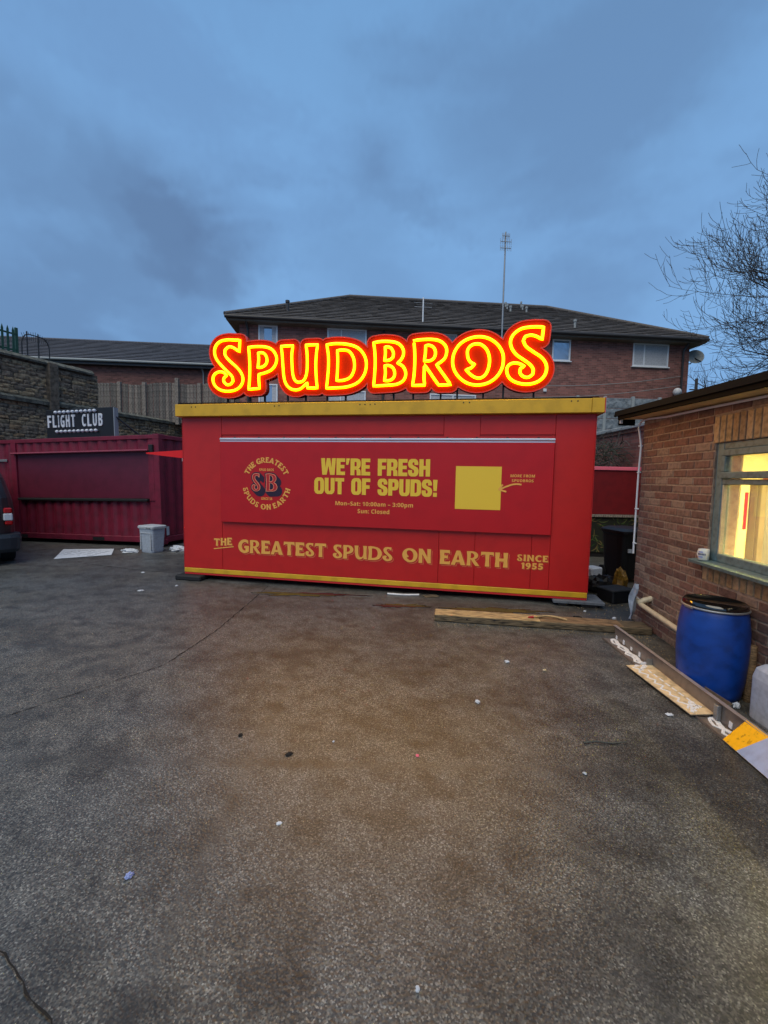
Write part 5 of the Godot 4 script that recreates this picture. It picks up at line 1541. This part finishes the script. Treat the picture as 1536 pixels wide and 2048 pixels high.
func build_yard_things() -> void:
	var r := RandomNumberGenerator.new()
	r.seed = 71
	# blue drum
	var d := thing("blue_drum", "blue plastic drum with a black lid beside the brick wall", "drum", Vector3(2.54, 0, -3.30))
	part("body", MB.new().lathe([Vector2(0, 0), Vector2(0.185, 0), Vector2(0.198, 0.012), Vector2(0.205, 0.05), Vector2(0.218, 0.14), Vector2(0.228, 0.28), Vector2(0.231, 0.40), Vector2(0.226, 0.52), Vector2(0.214, 0.62), Vector2(0.203, 0.665), Vector2(0.198, 0.672)], 56), M.blue, d)
	part("lid", MB.new().lathe([Vector2(0.205, 0.674), Vector2(0.210, 0.684), Vector2(0.206, 0.706), Vector2(0.198, 0.714), Vector2(0.186, 0.712), Vector2(0.178, 0.702), Vector2(0, 0.704)], 56), M.wet_lid, d)
	var ring := MB.new()
	var rp := []
	for i in 48: rp.append(Vector3(cos(TAU * i / 48) * 0.209, 0.674, sin(TAU * i / 48) * 0.209))
	ring.tube(rp, 0.0085, 8, true)
	part("clamp_ring", ring, M.steel_dull, d)
	part("clamp_lever", bx(Vector3(-0.214, 0.672, 0.02), Vector3(0.012, 0.02, 0.09), 0.003), M.steel_dull, d)
	# jerry can
	var j := thing("jerry_can", "pale translucent plastic jerry can right of the blue drum", "can", Vector3(2.625, 0, -2.82), -5)
	var jb := MB.new()
	loft(jb, [[0.0, 0.09, 0.11], [0.02, 0.098, 0.118], [0.3, 0.098, 0.118], [0.36, 0.085, 0.105], [0.395, 0.05, 0.07], [0.405, 0.03, 0.03]], Vector3.ZERO, 0.22)
	part("body", jb, M.jerry, j)
	part("cap", MB.new().lathe([Vector2(0.028, 0.40), Vector2(0.028, 0.425), Vector2(0.032, 0.43), Vector2(0.032, 0.46), Vector2(0.0, 0.462)], 20), M.upvc, j)
	solo("wooden_offcut", "short round wooden offcut between the blue drum and the wall", "wood", MB.new().lathe([Vector2(0, 0), Vector2(0.03, 0), Vector2(0.03, 0.42), Vector2(0.027, 0.425), Vector2(0, 0.426)], 16), M.timber, Vector3(2.725, 0, -3.15))
	# folded aluminium trims
	var a := thing("metal_trim", "long brown folded metal trim lying along the brick wall", "trim", Vector3(2.26, 0, -4.40), -3.6)
	var am := MB.new()
	am.prism([PackedVector2Array([Vector2(0, 0.002), Vector2(0.13, 0.002), Vector2(0.13, 0.145), Vector2(0.105, 0.145), Vector2(0.105, 0.142), Vector2(0.126, 0.142), Vector2(0.126, 0.006), Vector2(0.004, 0.006), Vector2(0.0, 0.02)])], [], 0.0, 2.6)
	part("profile", am, M.alu_brown, a)
	part("folded_edge", bc(Vector3(0.103, 0.1455, 0), Vector3(0.132, 0.149, 2.6)), M.alu_edge, a)
	part("splice", bc(Vector3(0.095, 0.02, 1.52), Vector3(0.123, 0.12, 1.56), 0.003), M.steel_dull, a)
	for gq in [[0.02, 0.62, 0.018], [1.5, 2.0, 0.016]]:
		var pts := []
		var pts2 := []
		var n := 12
		for i in n:
			var t := i / (n - 1.0)
			var zz := lerpf(gq[0], gq[1], t)
			pts.append(Vector3(0.095 + 0.012 * sin(i * 1.7), 0.0068, zz))
			pts2.append(Vector3(0.062 + 0.02 * sin(i * 2.3 + 1), 0.0068, zz + 0.01))
		part("glue_bead", ribbon(pts, gq[2], 0.006), M.glue, a)
		part("glue_bead", ribbon(pts2, gq[2] * 0.6, 0.004), M.glue, a)
		for i in 5:
			var zz := lerpf(gq[0], gq[1], i / 4.0) + 0.02
			var bl := MB.new()
			bl.prism([Geometry2D.offset_polyline(PackedVector2Array([Vector2(0, 0.02), Vector2(0.004, 0.05 + 0.012 * (i % 2))]), 0.014, Geometry2D.JOIN_ROUND, Geometry2D.END_ROUND)[0]], [], 0, 0.005)
			var bo := part("glue_blob", bl, M.glue, a)
			bo.transform = Transform3D(Basis(Vector3(0, 0, 1), Vector3(0, 1, 0), Vector3(-1, 0, 0)), Vector3(0.126, 0, zz))
	# short cream tray lying over it
	var b := thing("cream_tray", "short cream metal tray with white glue zigzags, laid over the long trim", "trim", Vector3(2.12, 0.0, -3.70), 0.5)
	var bm := MB.new()
	var tilt := Transform3D(Basis(Vector3.BACK, deg_to_rad(1.8)), Vector3(0, 0.018, 0))
	bm.xf = tilt
	bm.prism([PackedVector2Array([Vector2(0, 0.0), Vector2(0.275, 0.0), Vector2(0.275, 0.085), Vector2(0.271, 0.085), Vector2(0.271, 0.004), Vector2(0, 0.004)])], [], 0.0, 0.8)
	part("profile", bm, M.alu_brown, b)
	var face := MB.new()
	face.xf = tilt
	face.box(Vector3(0.134, 0.0065, 0.40), Vector3(0.268, 0.003, 0.796))
	part("cream_face", face, M.cream_board, b)
	for zz in [0.012, 0.79]:
		var em := MB.new()
		em.xf = tilt
		em.box(Vector3(0.22, 0.035, zz), Vector3(0.1, 0.06, 0.004))
		part("end_tab", em, M.steel_dull, b)
	var zig := []
	for i in 15: zig.append(tilt * Vector3(0.045 + (0.03 if i % 2 else -0.01) + r.randf_range(-0.01, 0.01), 0.0085, 0.05 + 0.048 * i))
	part("glue_bead", ribbon_on(zig, 0.0065, tilt), M.glue, b)
	for i in 8:
		var z0 := 0.11 + i * 0.078
		part("glue_bead", ribbon_on([tilt * Vector3(0.125 + r.randf_range(-0.006, 0.006), 0.0085, z0), tilt * Vector3(0.122, 0.0085, z0 + 0.05)], 0.006, tilt), M.glue, b)
	for i in 9:
		var z0: float = [0.04, 0.08, 0.05, 0.12, 0.70, 0.74, 0.72, 0.66, 0.77][i]
		var x0: float = [0.06, 0.09, 0.12, 0.05, 0.07, 0.05, 0.10, 0.09, 0.03][i]
		part("glue_smear", ribbon_on([tilt * Vector3(x0, 0.0085, z0), tilt * Vector3(x0 + 0.025, 0.0085, z0 - 0.03), tilt * Vector3(x0 + 0.04, 0.0085, z0 - 0.01)], 0.011, tilt), M.glue, b)
	# yellow and film covered panel
	var y := thing("offcut_board", "flat panel with a yellow end and blue-grey film, nearest of the offcuts", "panel", Vector3(2.13, 0.0, -2.66))
	var q := [Vector3(0.01, 0.014, 0.03), Vector3(0.13, 0.152, 0.05), Vector3(0.05, 0.152, 0.95), Vector3(-0.07, 0.014, 0.93)]
	var ym := MB.new()
	plate(ym, q, 0.014)
	part("board", ym, M.cream_board, y)
	var up := Vector3(0, 0.0015, 0)
	var m0: Vector3 = q[0].lerp(q[3], 0.13)
	var m1: Vector3 = q[1].lerp(q[2], 0.2)
	var y1 := MB.new()
	plate(y1, [q[0] + up, q[1] + up, m1 + up, m0 + up], 0.0012)
	part("yellow_face", y1, M.bright_yellow, y)
	var y2 := MB.new()
	plate(y2, [m0 + up, m1 + up, q[2] + up, q[3] + up], 0.0012)
	part("film", y2, M.film, y)
	# timber beam in front of the kiosk
	var tb := thing("timber_beam", "weathered timber beam lying in front of the kiosk's right end", "beam", Vector3(0.59, 0, -4.85), -8.6)
	part("beam", bc(Vector3(0, 0, -0.24), Vector3(2.28, 0.075, 0), 0.01), M.timber_dark, tb)
	part("worn_top", bc(Vector3(0.004, 0.072, -0.235), Vector3(1.15, 0.079, -0.004), 0.003), M.timber_pale, tb)
	part("worn_top", bc(Vector3(1.155, 0.072, -0.235), Vector3(2.0, 0.078, -0.008), 0.003), M.timber, tb)
	part("end_grain", bc(Vector3(-0.003, 0.004, -0.236), Vector3(0.003, 0.072, -0.004)), M.timber, tb)
	for s in [[0.36, 0.045], [0.66, 0.055]]: part("bolt_hole", bx(Vector3(s[0], s[1], 0.0), Vector3(0.02, 0.02, 0.004), 0.001), M.black, tb)
	var sp := thing("wood_splinter", "curved pale wood splinter with a red tip on the timber beam", "wood", Vector3(0.59, 0, -4.85), -8.6)
	var pts := []
	for i in 9: pts.append(Vector3(1.08 + i * 0.045, 0.088 + 0.02 * sin(PI * i / 8.0), -0.10 - 0.02 * sin(i * 0.5)))
	part("splinter", MB.new().tube(pts, [0.008, 0.018, 0.014, 0.011, 0.01, 0.011, 0.012, 0.014, 0.01], 6), M.timber_pale, sp)
	part("painted_tip", MB.new().tube([Vector3(1.03, 0.086, -0.10), Vector3(1.09, 0.09, -0.1)], [0.006, 0.02], 6), M.tail_red, sp)
	# grey bin by the container
	var g := thing("litter_bin", "pale grey plastic bin standing in front of the maroon container", "bin", Vector3(-4.83, low(-4.83), -9.12), -22)
	var gb := MB.new()
	loft(gb, [[0.0, 0.165, 0.13], [0.03, 0.175, 0.138], [0.5, 0.205, 0.165], [0.505, 0.19, 0.15]], Vector3.ZERO, 0.12)
	part("body", gb, M.grey_plastic, g)
	var gr := MB.new()
	loft(gr, [[0.5, 0.215, 0.175], [0.505, 0.225, 0.185], [0.545, 0.228, 0.188], [0.56, 0.215, 0.176]], Vector3.ZERO, 0.12)
	part("rim", gr, M.grey_plastic_pale, g)
	part("front_rib", bc(Vector3(-0.15, 0.06, 0.135), Vector3(-0.13, 0.42, 0.172), 0.004), M.grey_plastic_pale, g)
	part("front_rib", bc(Vector3(0.13, 0.06, 0.135), Vector3(0.15, 0.42, 0.172), 0.004), M.grey_plastic_pale, g)
	part("front_rib", bc(Vector3(-0.13, 0.405, 0.14), Vector3(0.13, 0.42, 0.172), 0.004), M.grey_plastic_pale, g)
	for i in 3: part("rim_slot", bx(Vector3(0.06 + 0.045 * i, 0.52, 0.186), Vector3(0.03, 0.015, 0.006)), M.gutter, g)
	# printed sheet on the ground
	var sh := thing("printed_sheet", "white printed sheet lying flat on the ground by the container", "sheet", Vector3(-6.3, low(-6.3), -8.95), -8)
	sh.rotation_degrees.z = 1.4
	var sm := MB.new()
	plate(sm, [Vector3(-0.72, 0.012, -0.42), Vector3(0.35, 0.012, -0.6), Vector3(0.87, 0.012, 0.1), Vector3(0.12, 0.014, 0.66)], 0.006)
	part("sheet", sm, M.paper, sh)
	for i in 26:
		var bb := MB.new()
		bb.xf = Transform3D(Basis(Vector3.UP, deg_to_rad(28) + r.randf_range(-0.2, 0.2)), Vector3(-0.28 + (i % 5) * 0.2 + r.randf_range(-0.05, 0.05), 0.014, -0.33 + (i / 5) * 0.13 + (i % 5) * 0.02))
		bb.box(Vector3.ZERO, Vector3(r.randf_range(0.04, 0.14), 0.001, r.randf_range(0.01, 0.022)))
		part("print", bb, M.dark_print, sh)
	solo("plastic_bag", "crumpled white plastic bag left of the grey bin", "bag", crumple(0.17, 0.05, 0.09, 3), M.paper, Vector3(-5.27, low(-5.27) + 0.03, -9.05))
	solo("plastic_bag", "crumpled white plastic bag between the container and the kiosk", "bag", crumple(0.16, 0.07, 0.1, 4), M.paper, Vector3(-4.35, low(-4.35) + 0.04, -9.22))
	# heap in the gap beside the brick building
	var cr := thing("black_crate", "black plastic crate at the foot of the brick building's far corner", "crate", Vector3(3.14, 0, -5.85), 18)
	part("body", bc(Vector3(-0.16, 0, -0.15), Vector3(0.2, 0.17, 0.13), 0.012), M.bin_black, cr)
	part("rim", bc(Vector3(-0.17, 0.15, -0.16), Vector3(0.21, 0.18, 0.14), 0.008), M.rubber, cr)
	solo("crumpled_sack", "crumpled yellow sack behind the black crate by the brick corner", "sack", crumple(0.085, 0.2, 0.1, 9), M.sack_yellow, Vector3(3.36, 0.17, -6.15))
	solo("white_carton", "white carton dumped behind the black crate", "carton", bx(Vector3(0, 0.15, 0), Vector3(0.24, 0.28, 0.2), 0.02), M.paper, Vector3(3.25, 0, -6.75), 25)
	solo("dark_bin_bag", "black rubbish bag slumped on the ground behind the crate", "bag", crumple(0.2, 0.14, 0.16, 12), M.bin_black, Vector3(3.2, 0.1, -6.35))
	var hs := []
	for i in 22: hs.append(Vector3(2.5 + i * 0.035, 0.012 + 0.004 * sin(i), -6.7 + 0.1 * sin(i * 0.7) + i * 0.012))
	solo("loose_rope", "thin yellow cord on the ground beside the kiosk's right end", "cord", MB.new().tube(hs, 0.008, 6), M.sack_yellow)
	solo("red_scrap", "red plastic scrap at the foot of the brick wall", "scrap", crumple(0.08, 0.025, 0.05, 15), M.tail_red, Vector3(2.73, 0.02, -4.78))
	# dark van at the left edge
	build_van()
func ribbon_on(pts: Array, w: float, tilt: Transform3D) -> MB:
	var inv := tilt.affine_inverse()
	var lo := PackedVector2Array()
	for p in pts:
		var l: Vector3 = inv * p
		lo.append(Vector2(l.x, -l.z))
	var mb := MB.new()
	mb.xf = tilt * Transform3D(Basis(Vector3.RIGHT, -PI / 2), Vector3(0, 0.008, 0))
	for g in Geometry2D.offset_polyline(lo, w, Geometry2D.JOIN_ROUND, Geometry2D.END_ROUND):
		if not Geometry2D.is_polygon_clockwise(g): mb.prism([g], [], 0.0, 0.003, false)
	return mb
func crumple(rx: float, ry: float, rz: float, seed_: int) -> MB:
	var f := FastNoiseLite.new()
	f.seed = seed_; f.frequency = 1.3; f.fractal_octaves = 3
	var mb := MB.new()
	var g := []
	for i in 11:
		var row := []
		for j in 18:
			var a := PI * i / 10.0
			var b := TAU * j / 18.0
			var d := Vector3(sin(a) * cos(b), cos(a), sin(a) * sin(b))
			var k := 1.0 + 0.7 * f.get_noise_3dv(d * 1.6)
			var p := Vector3(d.x * rx, d.y * ry, d.z * rz) * k
			p.y = maxf(p.y, -ry * 0.75)
			row.append(p)
		g.append(row)
	for i in 10:
		for j in 18:
			var l := (j + 1) % 18
			var c: Vector3 = (g[i][j] + g[i + 1][l])
			var nn: Vector3 = (g[i + 1][l] - g[i][j]).cross(g[i][l] - g[i + 1][j]).normalized()
			if nn.dot(c) < 0: nn = -nn
			mb.quad(g[i][j], g[i][l], g[i + 1][l], g[i + 1][j], nn)
	return mb
func build_van() -> void:
	# seen from behind; local -z is its front, +z its rear
	var v := thing("parked_van", "dark blue-black van with a red and white tail light at the left edge", "van", Vector3(-7.25, low(-7.25), -7.33), 45)
	var mb := MB.new()
	# body: cross sections across x, stacked along height, rear rounded
	loft(mb, [[0.32, 0.84, 2.05], [0.5, 0.88, 2.1], [0.95, 0.88, 2.1], [1.2, 0.85, 2.07], [1.5, 0.77, 1.98], [1.72, 0.69, 1.86], [1.80, 0.6, 1.75]], Vector3(0, 0, -2.1), 0.14)
	part("body", mb, M.car_paint, v)
	var bp := MB.new()
	loft(bp, [[0.24, 0.86, 0.26], [0.30, 0.90, 0.3], [0.5, 0.915, 0.31], [0.56, 0.90, 0.29]], Vector3(0, 0, -0.16), 0.2)
	part("bumper", bp, M.bumper, v)
	for s in [-1.0, 1.0]:
		var tl := part("tail_light", bc(Vector3(s * 0.73 - 0.06, 0.93, -0.14), Vector3(s * 0.73 + 0.06, 1.03, 0.0), 0.02), M.tail_red, v)
		part("lens", bc(Vector3(s * 0.73 - 0.065, 0.80, -0.14), Vector3(s * 0.73 + 0.065, 0.93, 0.004), 0.015), M.tail_white, tl)
		part("lens", bc(Vector3(s * 0.74 - 0.055, 0.72, -0.14), Vector3(s * 0.74 + 0.055, 0.80, 0.002), 0.02), M.tail_red, tl)
		for z in [-0.62, -3.3]:
			var wm := MB.new()
			wm.xf = Transform3D(Basis(Vector3.BACK, PI / 2), Vector3(s * 0.74, 0.32, z))
			wm.lathe([Vector2(0.0, -0.1), Vector2(0.2, -0.1), Vector2(0.3, -0.105), Vector2(0.32, -0.07), Vector2(0.32, 0.07), Vector2(0.3, 0.105), Vector2(0.2, 0.1), Vector2(0.0, 0.1)], 28)
			part("wheel", wm, M.rubber, v)
	part("rear_window", bc(Vector3(-0.6, 1.08, -0.16), Vector3(0.6, 1.46, -0.035), 0.02), M.glass, v)
	part("number_plate", bc(Vector3(-0.26, 0.66, -0.02), Vector3(0.26, 0.77, 0.012), 0.004), M.bright_yellow, v)
	part("badge_strip", bc(Vector3(-0.5, 0.80, -0.02), Vector3(0.5, 0.83, 0.01), 0.006), M.steel, v)

func build_litter() -> void:
	# small scraps, each where it lies
	var L := [
		["white_puck", "round white bottle cap on the ground, lower middle", "cap", -0.457, -1.912, 0.016, 0.006, M.paper],
		["blue_scrap", "crumpled pale blue wrapper on the ground at the lower left", "wrapper", -0.984, -1.628, 0.022, 0.012, M.ink_pale],
		["white_cube", "small white plastic cube on the ground near the bottom edge", "scrap", 0.134, -1.26, 0.011, 0.010, M.paper],
		["white_scrap", "double white scrap on the ground right of the middle", "scrap", 0.70, -3.056, 0.026, 0.012, M.paper],
		["white_scrap", "white scrap on the ground, nearer the timber beam", "scrap", 1.109, -3.765, 0.026, 0.014, M.paper],
		["white_scrap", "yellowish white scrap on the ground, right of another scrap", "scrap", 1.381, -3.605, 0.02, 0.012, M.cream_pipe],
		["white_scrap", "tiny white scrap on the ground, left of the middle", "scrap", -0.28, -2.55, 0.010, 0.006, M.paper],
		["pink_scrap", "small pink scrap on the ground below the middle", "scrap", 0.22, -2.43, 0.016, 0.005, M.pink],
		["white_scrap", "pale green scrap on the ground at the right", "scrap", 1.13, -2.3, 0.014, 0.007, M.grey_plastic_pale],
		["white_roll", "short white tube end beside the long metal trim", "scrap", 2.0, -2.93, 0.03, 0.011, M.paper],
		["white_scrap", "white scrap on the ground at the far left, before the kiosk corner", "scrap", -3.3, -5.9, 0.05, 0.012, M.paper],
		["white_scrap", "white scrap on the ground beside the kiosk's left pad", "scrap", -2.95, -6.2, 0.03, 0.01, M.paper],
		["white_scrap", "white scrap on the ground well left of the kiosk", "scrap", -3.9, -7.05, 0.045, 0.012, M.paper],
		["white_scrap", "white crumb by the drain pipe at the brick corner", "scrap", 2.72, -5.05, 0.03, 0.02, M.paper],
		["white_scrap", "white crumb in the gap beside the paving slab", "scrap", 2.5, -5.32, 0.022, 0.014, M.paper],
		["dark_scrap", "dark flattened scrap on the ground, left of the middle", "scrap", -0.52, -2.42, 0.03, 0.006, M.dirt],
		["dark_scrap", "small dark scrap on the ground, furthest left", "scrap", -0.86, -2.6, 0.022, 0.006, M.dirt],
		["dark_scrap", "dark clod on the ground in front of the slab", "scrap", 2.3, -5.05, 0.07, 0.02, M.dirt],
		["paper_scrap", "pale scrap of paper behind the blue drum", "scrap", 2.33, -3.75, 0.06, 0.02, M.paper],
		["paper_scrap", "pale paper corner between the drum and the jerry can", "scrap", 2.56, -3.05, 0.035, 0.03, M.paper],
	]
	for i in L.size():
		var s = L[i]
		solo(s[0], s[1], s[2], crumple(s[5] * 0.75, s[6] * 0.8, s[5] * 0.55, 30 + i), s[7], Vector3(s[3], low(s[3]) + s[6] * 0.58, s[4]), i * 40.0)
	var st := MB.new()
	var pts := []
	for i in 9: pts.append(Vector3(0.07 + i * 0.054, 0.012, -5.959 + 0.03 * sin(PI * i / 8.0) + 0.003 * i))
	st.tube(pts, 0.014, 6)
	solo("plastic_strip", "white plastic trim strip on the ground in front of the kiosk", "strip", st, M.white_paint)
	solo("cardboard_flap", "brown cardboard flap on the ground in front of the kiosk", "cardboard", bx(Vector3(0, 0.006, 0), Vector3(0.2, 0.01, 0.12), 0.003), M.timber_dark, Vector3(0.66, 0, -5.9), 20)
	var tw := thing("broken_twig", "thin broken twig on the ground at the right", "twig", Vector3(1.25, 0, -2.58))
	part("stem", MB.new().tube([Vector3(0, 0.008, 0), Vector3(0.08, 0.012, -0.01), Vector3(0.17, 0.007, 0.0), Vector3(0.27, 0.01, -0.012)], [0.006, 0.005, 0.005, 0.003], 5), M.twig, tw)
	part("side_shoot", MB.new().tube([Vector3(0.02, 0.009, 0), Vector3(0.03, 0.02, -0.03)], 0.004, 4), M.twig, tw)
	part("side_shoot", MB.new().tube([Vector3(0.2, 0.009, 0), Vector3(0.22, 0.018, -0.03)], 0.004, 4), M.twig, tw)
	# gravel and grit swept against the walls
	var r := RandomNumberGenerator.new()
	r.seed = 99
	var mm := MultiMesh.new()
	mm.transform_format = MultiMesh.TRANSFORM_3D
	mm.mesh = bx(Vector3.ZERO, Vector3(1, 0.6, 0.8), 0.25).mesh()
	var xs := []
	for i in 1500:
		var p: Vector3
		if i < 500: p = Vector3(r.randf_range(2.35, 3.6), 0, r.randf_range(-6.8, -4.6))
		elif i < 800: p = Vector3(r.randf_range(2.45, 2.75), 0, r.randf_range(-4.6, -2.4))
		elif i < 1000: p = Vector3(r.randf_range(0.6, 2.9), 0, -4.78 + r.randf_range(-0.05, 0.05)) + Vector3(0, 0, 0)
		else: p = Vector3(r.randf_range(-3.5, 2.2), 0, r.randf_range(-5.6, -1.3))
		if i >= 800 and i < 1000: p.z += (p.x - 0.6) * 0.15
		var s := r.randf_range(0.004, 0.014) * (1.0 if i < 1000 else 0.6)
		xs.append(Transform3D(Basis.from_euler(Vector3(r.randf() * 0.5, r.randf() * TAU, r.randf() * 0.5)).scaled(Vector3.ONE * s), p + Vector3(0, s * 0.25, 0)))
	mm.instance_count = xs.size()
	for i in xs.size(): mm.set_instance_transform(i, xs[i])
	var mi := MultiMeshInstance3D.new()
	mi.name = "loose_grit"
	mi.multimesh = mm
	mi.material_override = M.stone[2]
	add_child(mi)
	mi.set_meta("kind", "stuff")
	tag(mi, "loose grit and crumbs scattered over the yard", "grit")
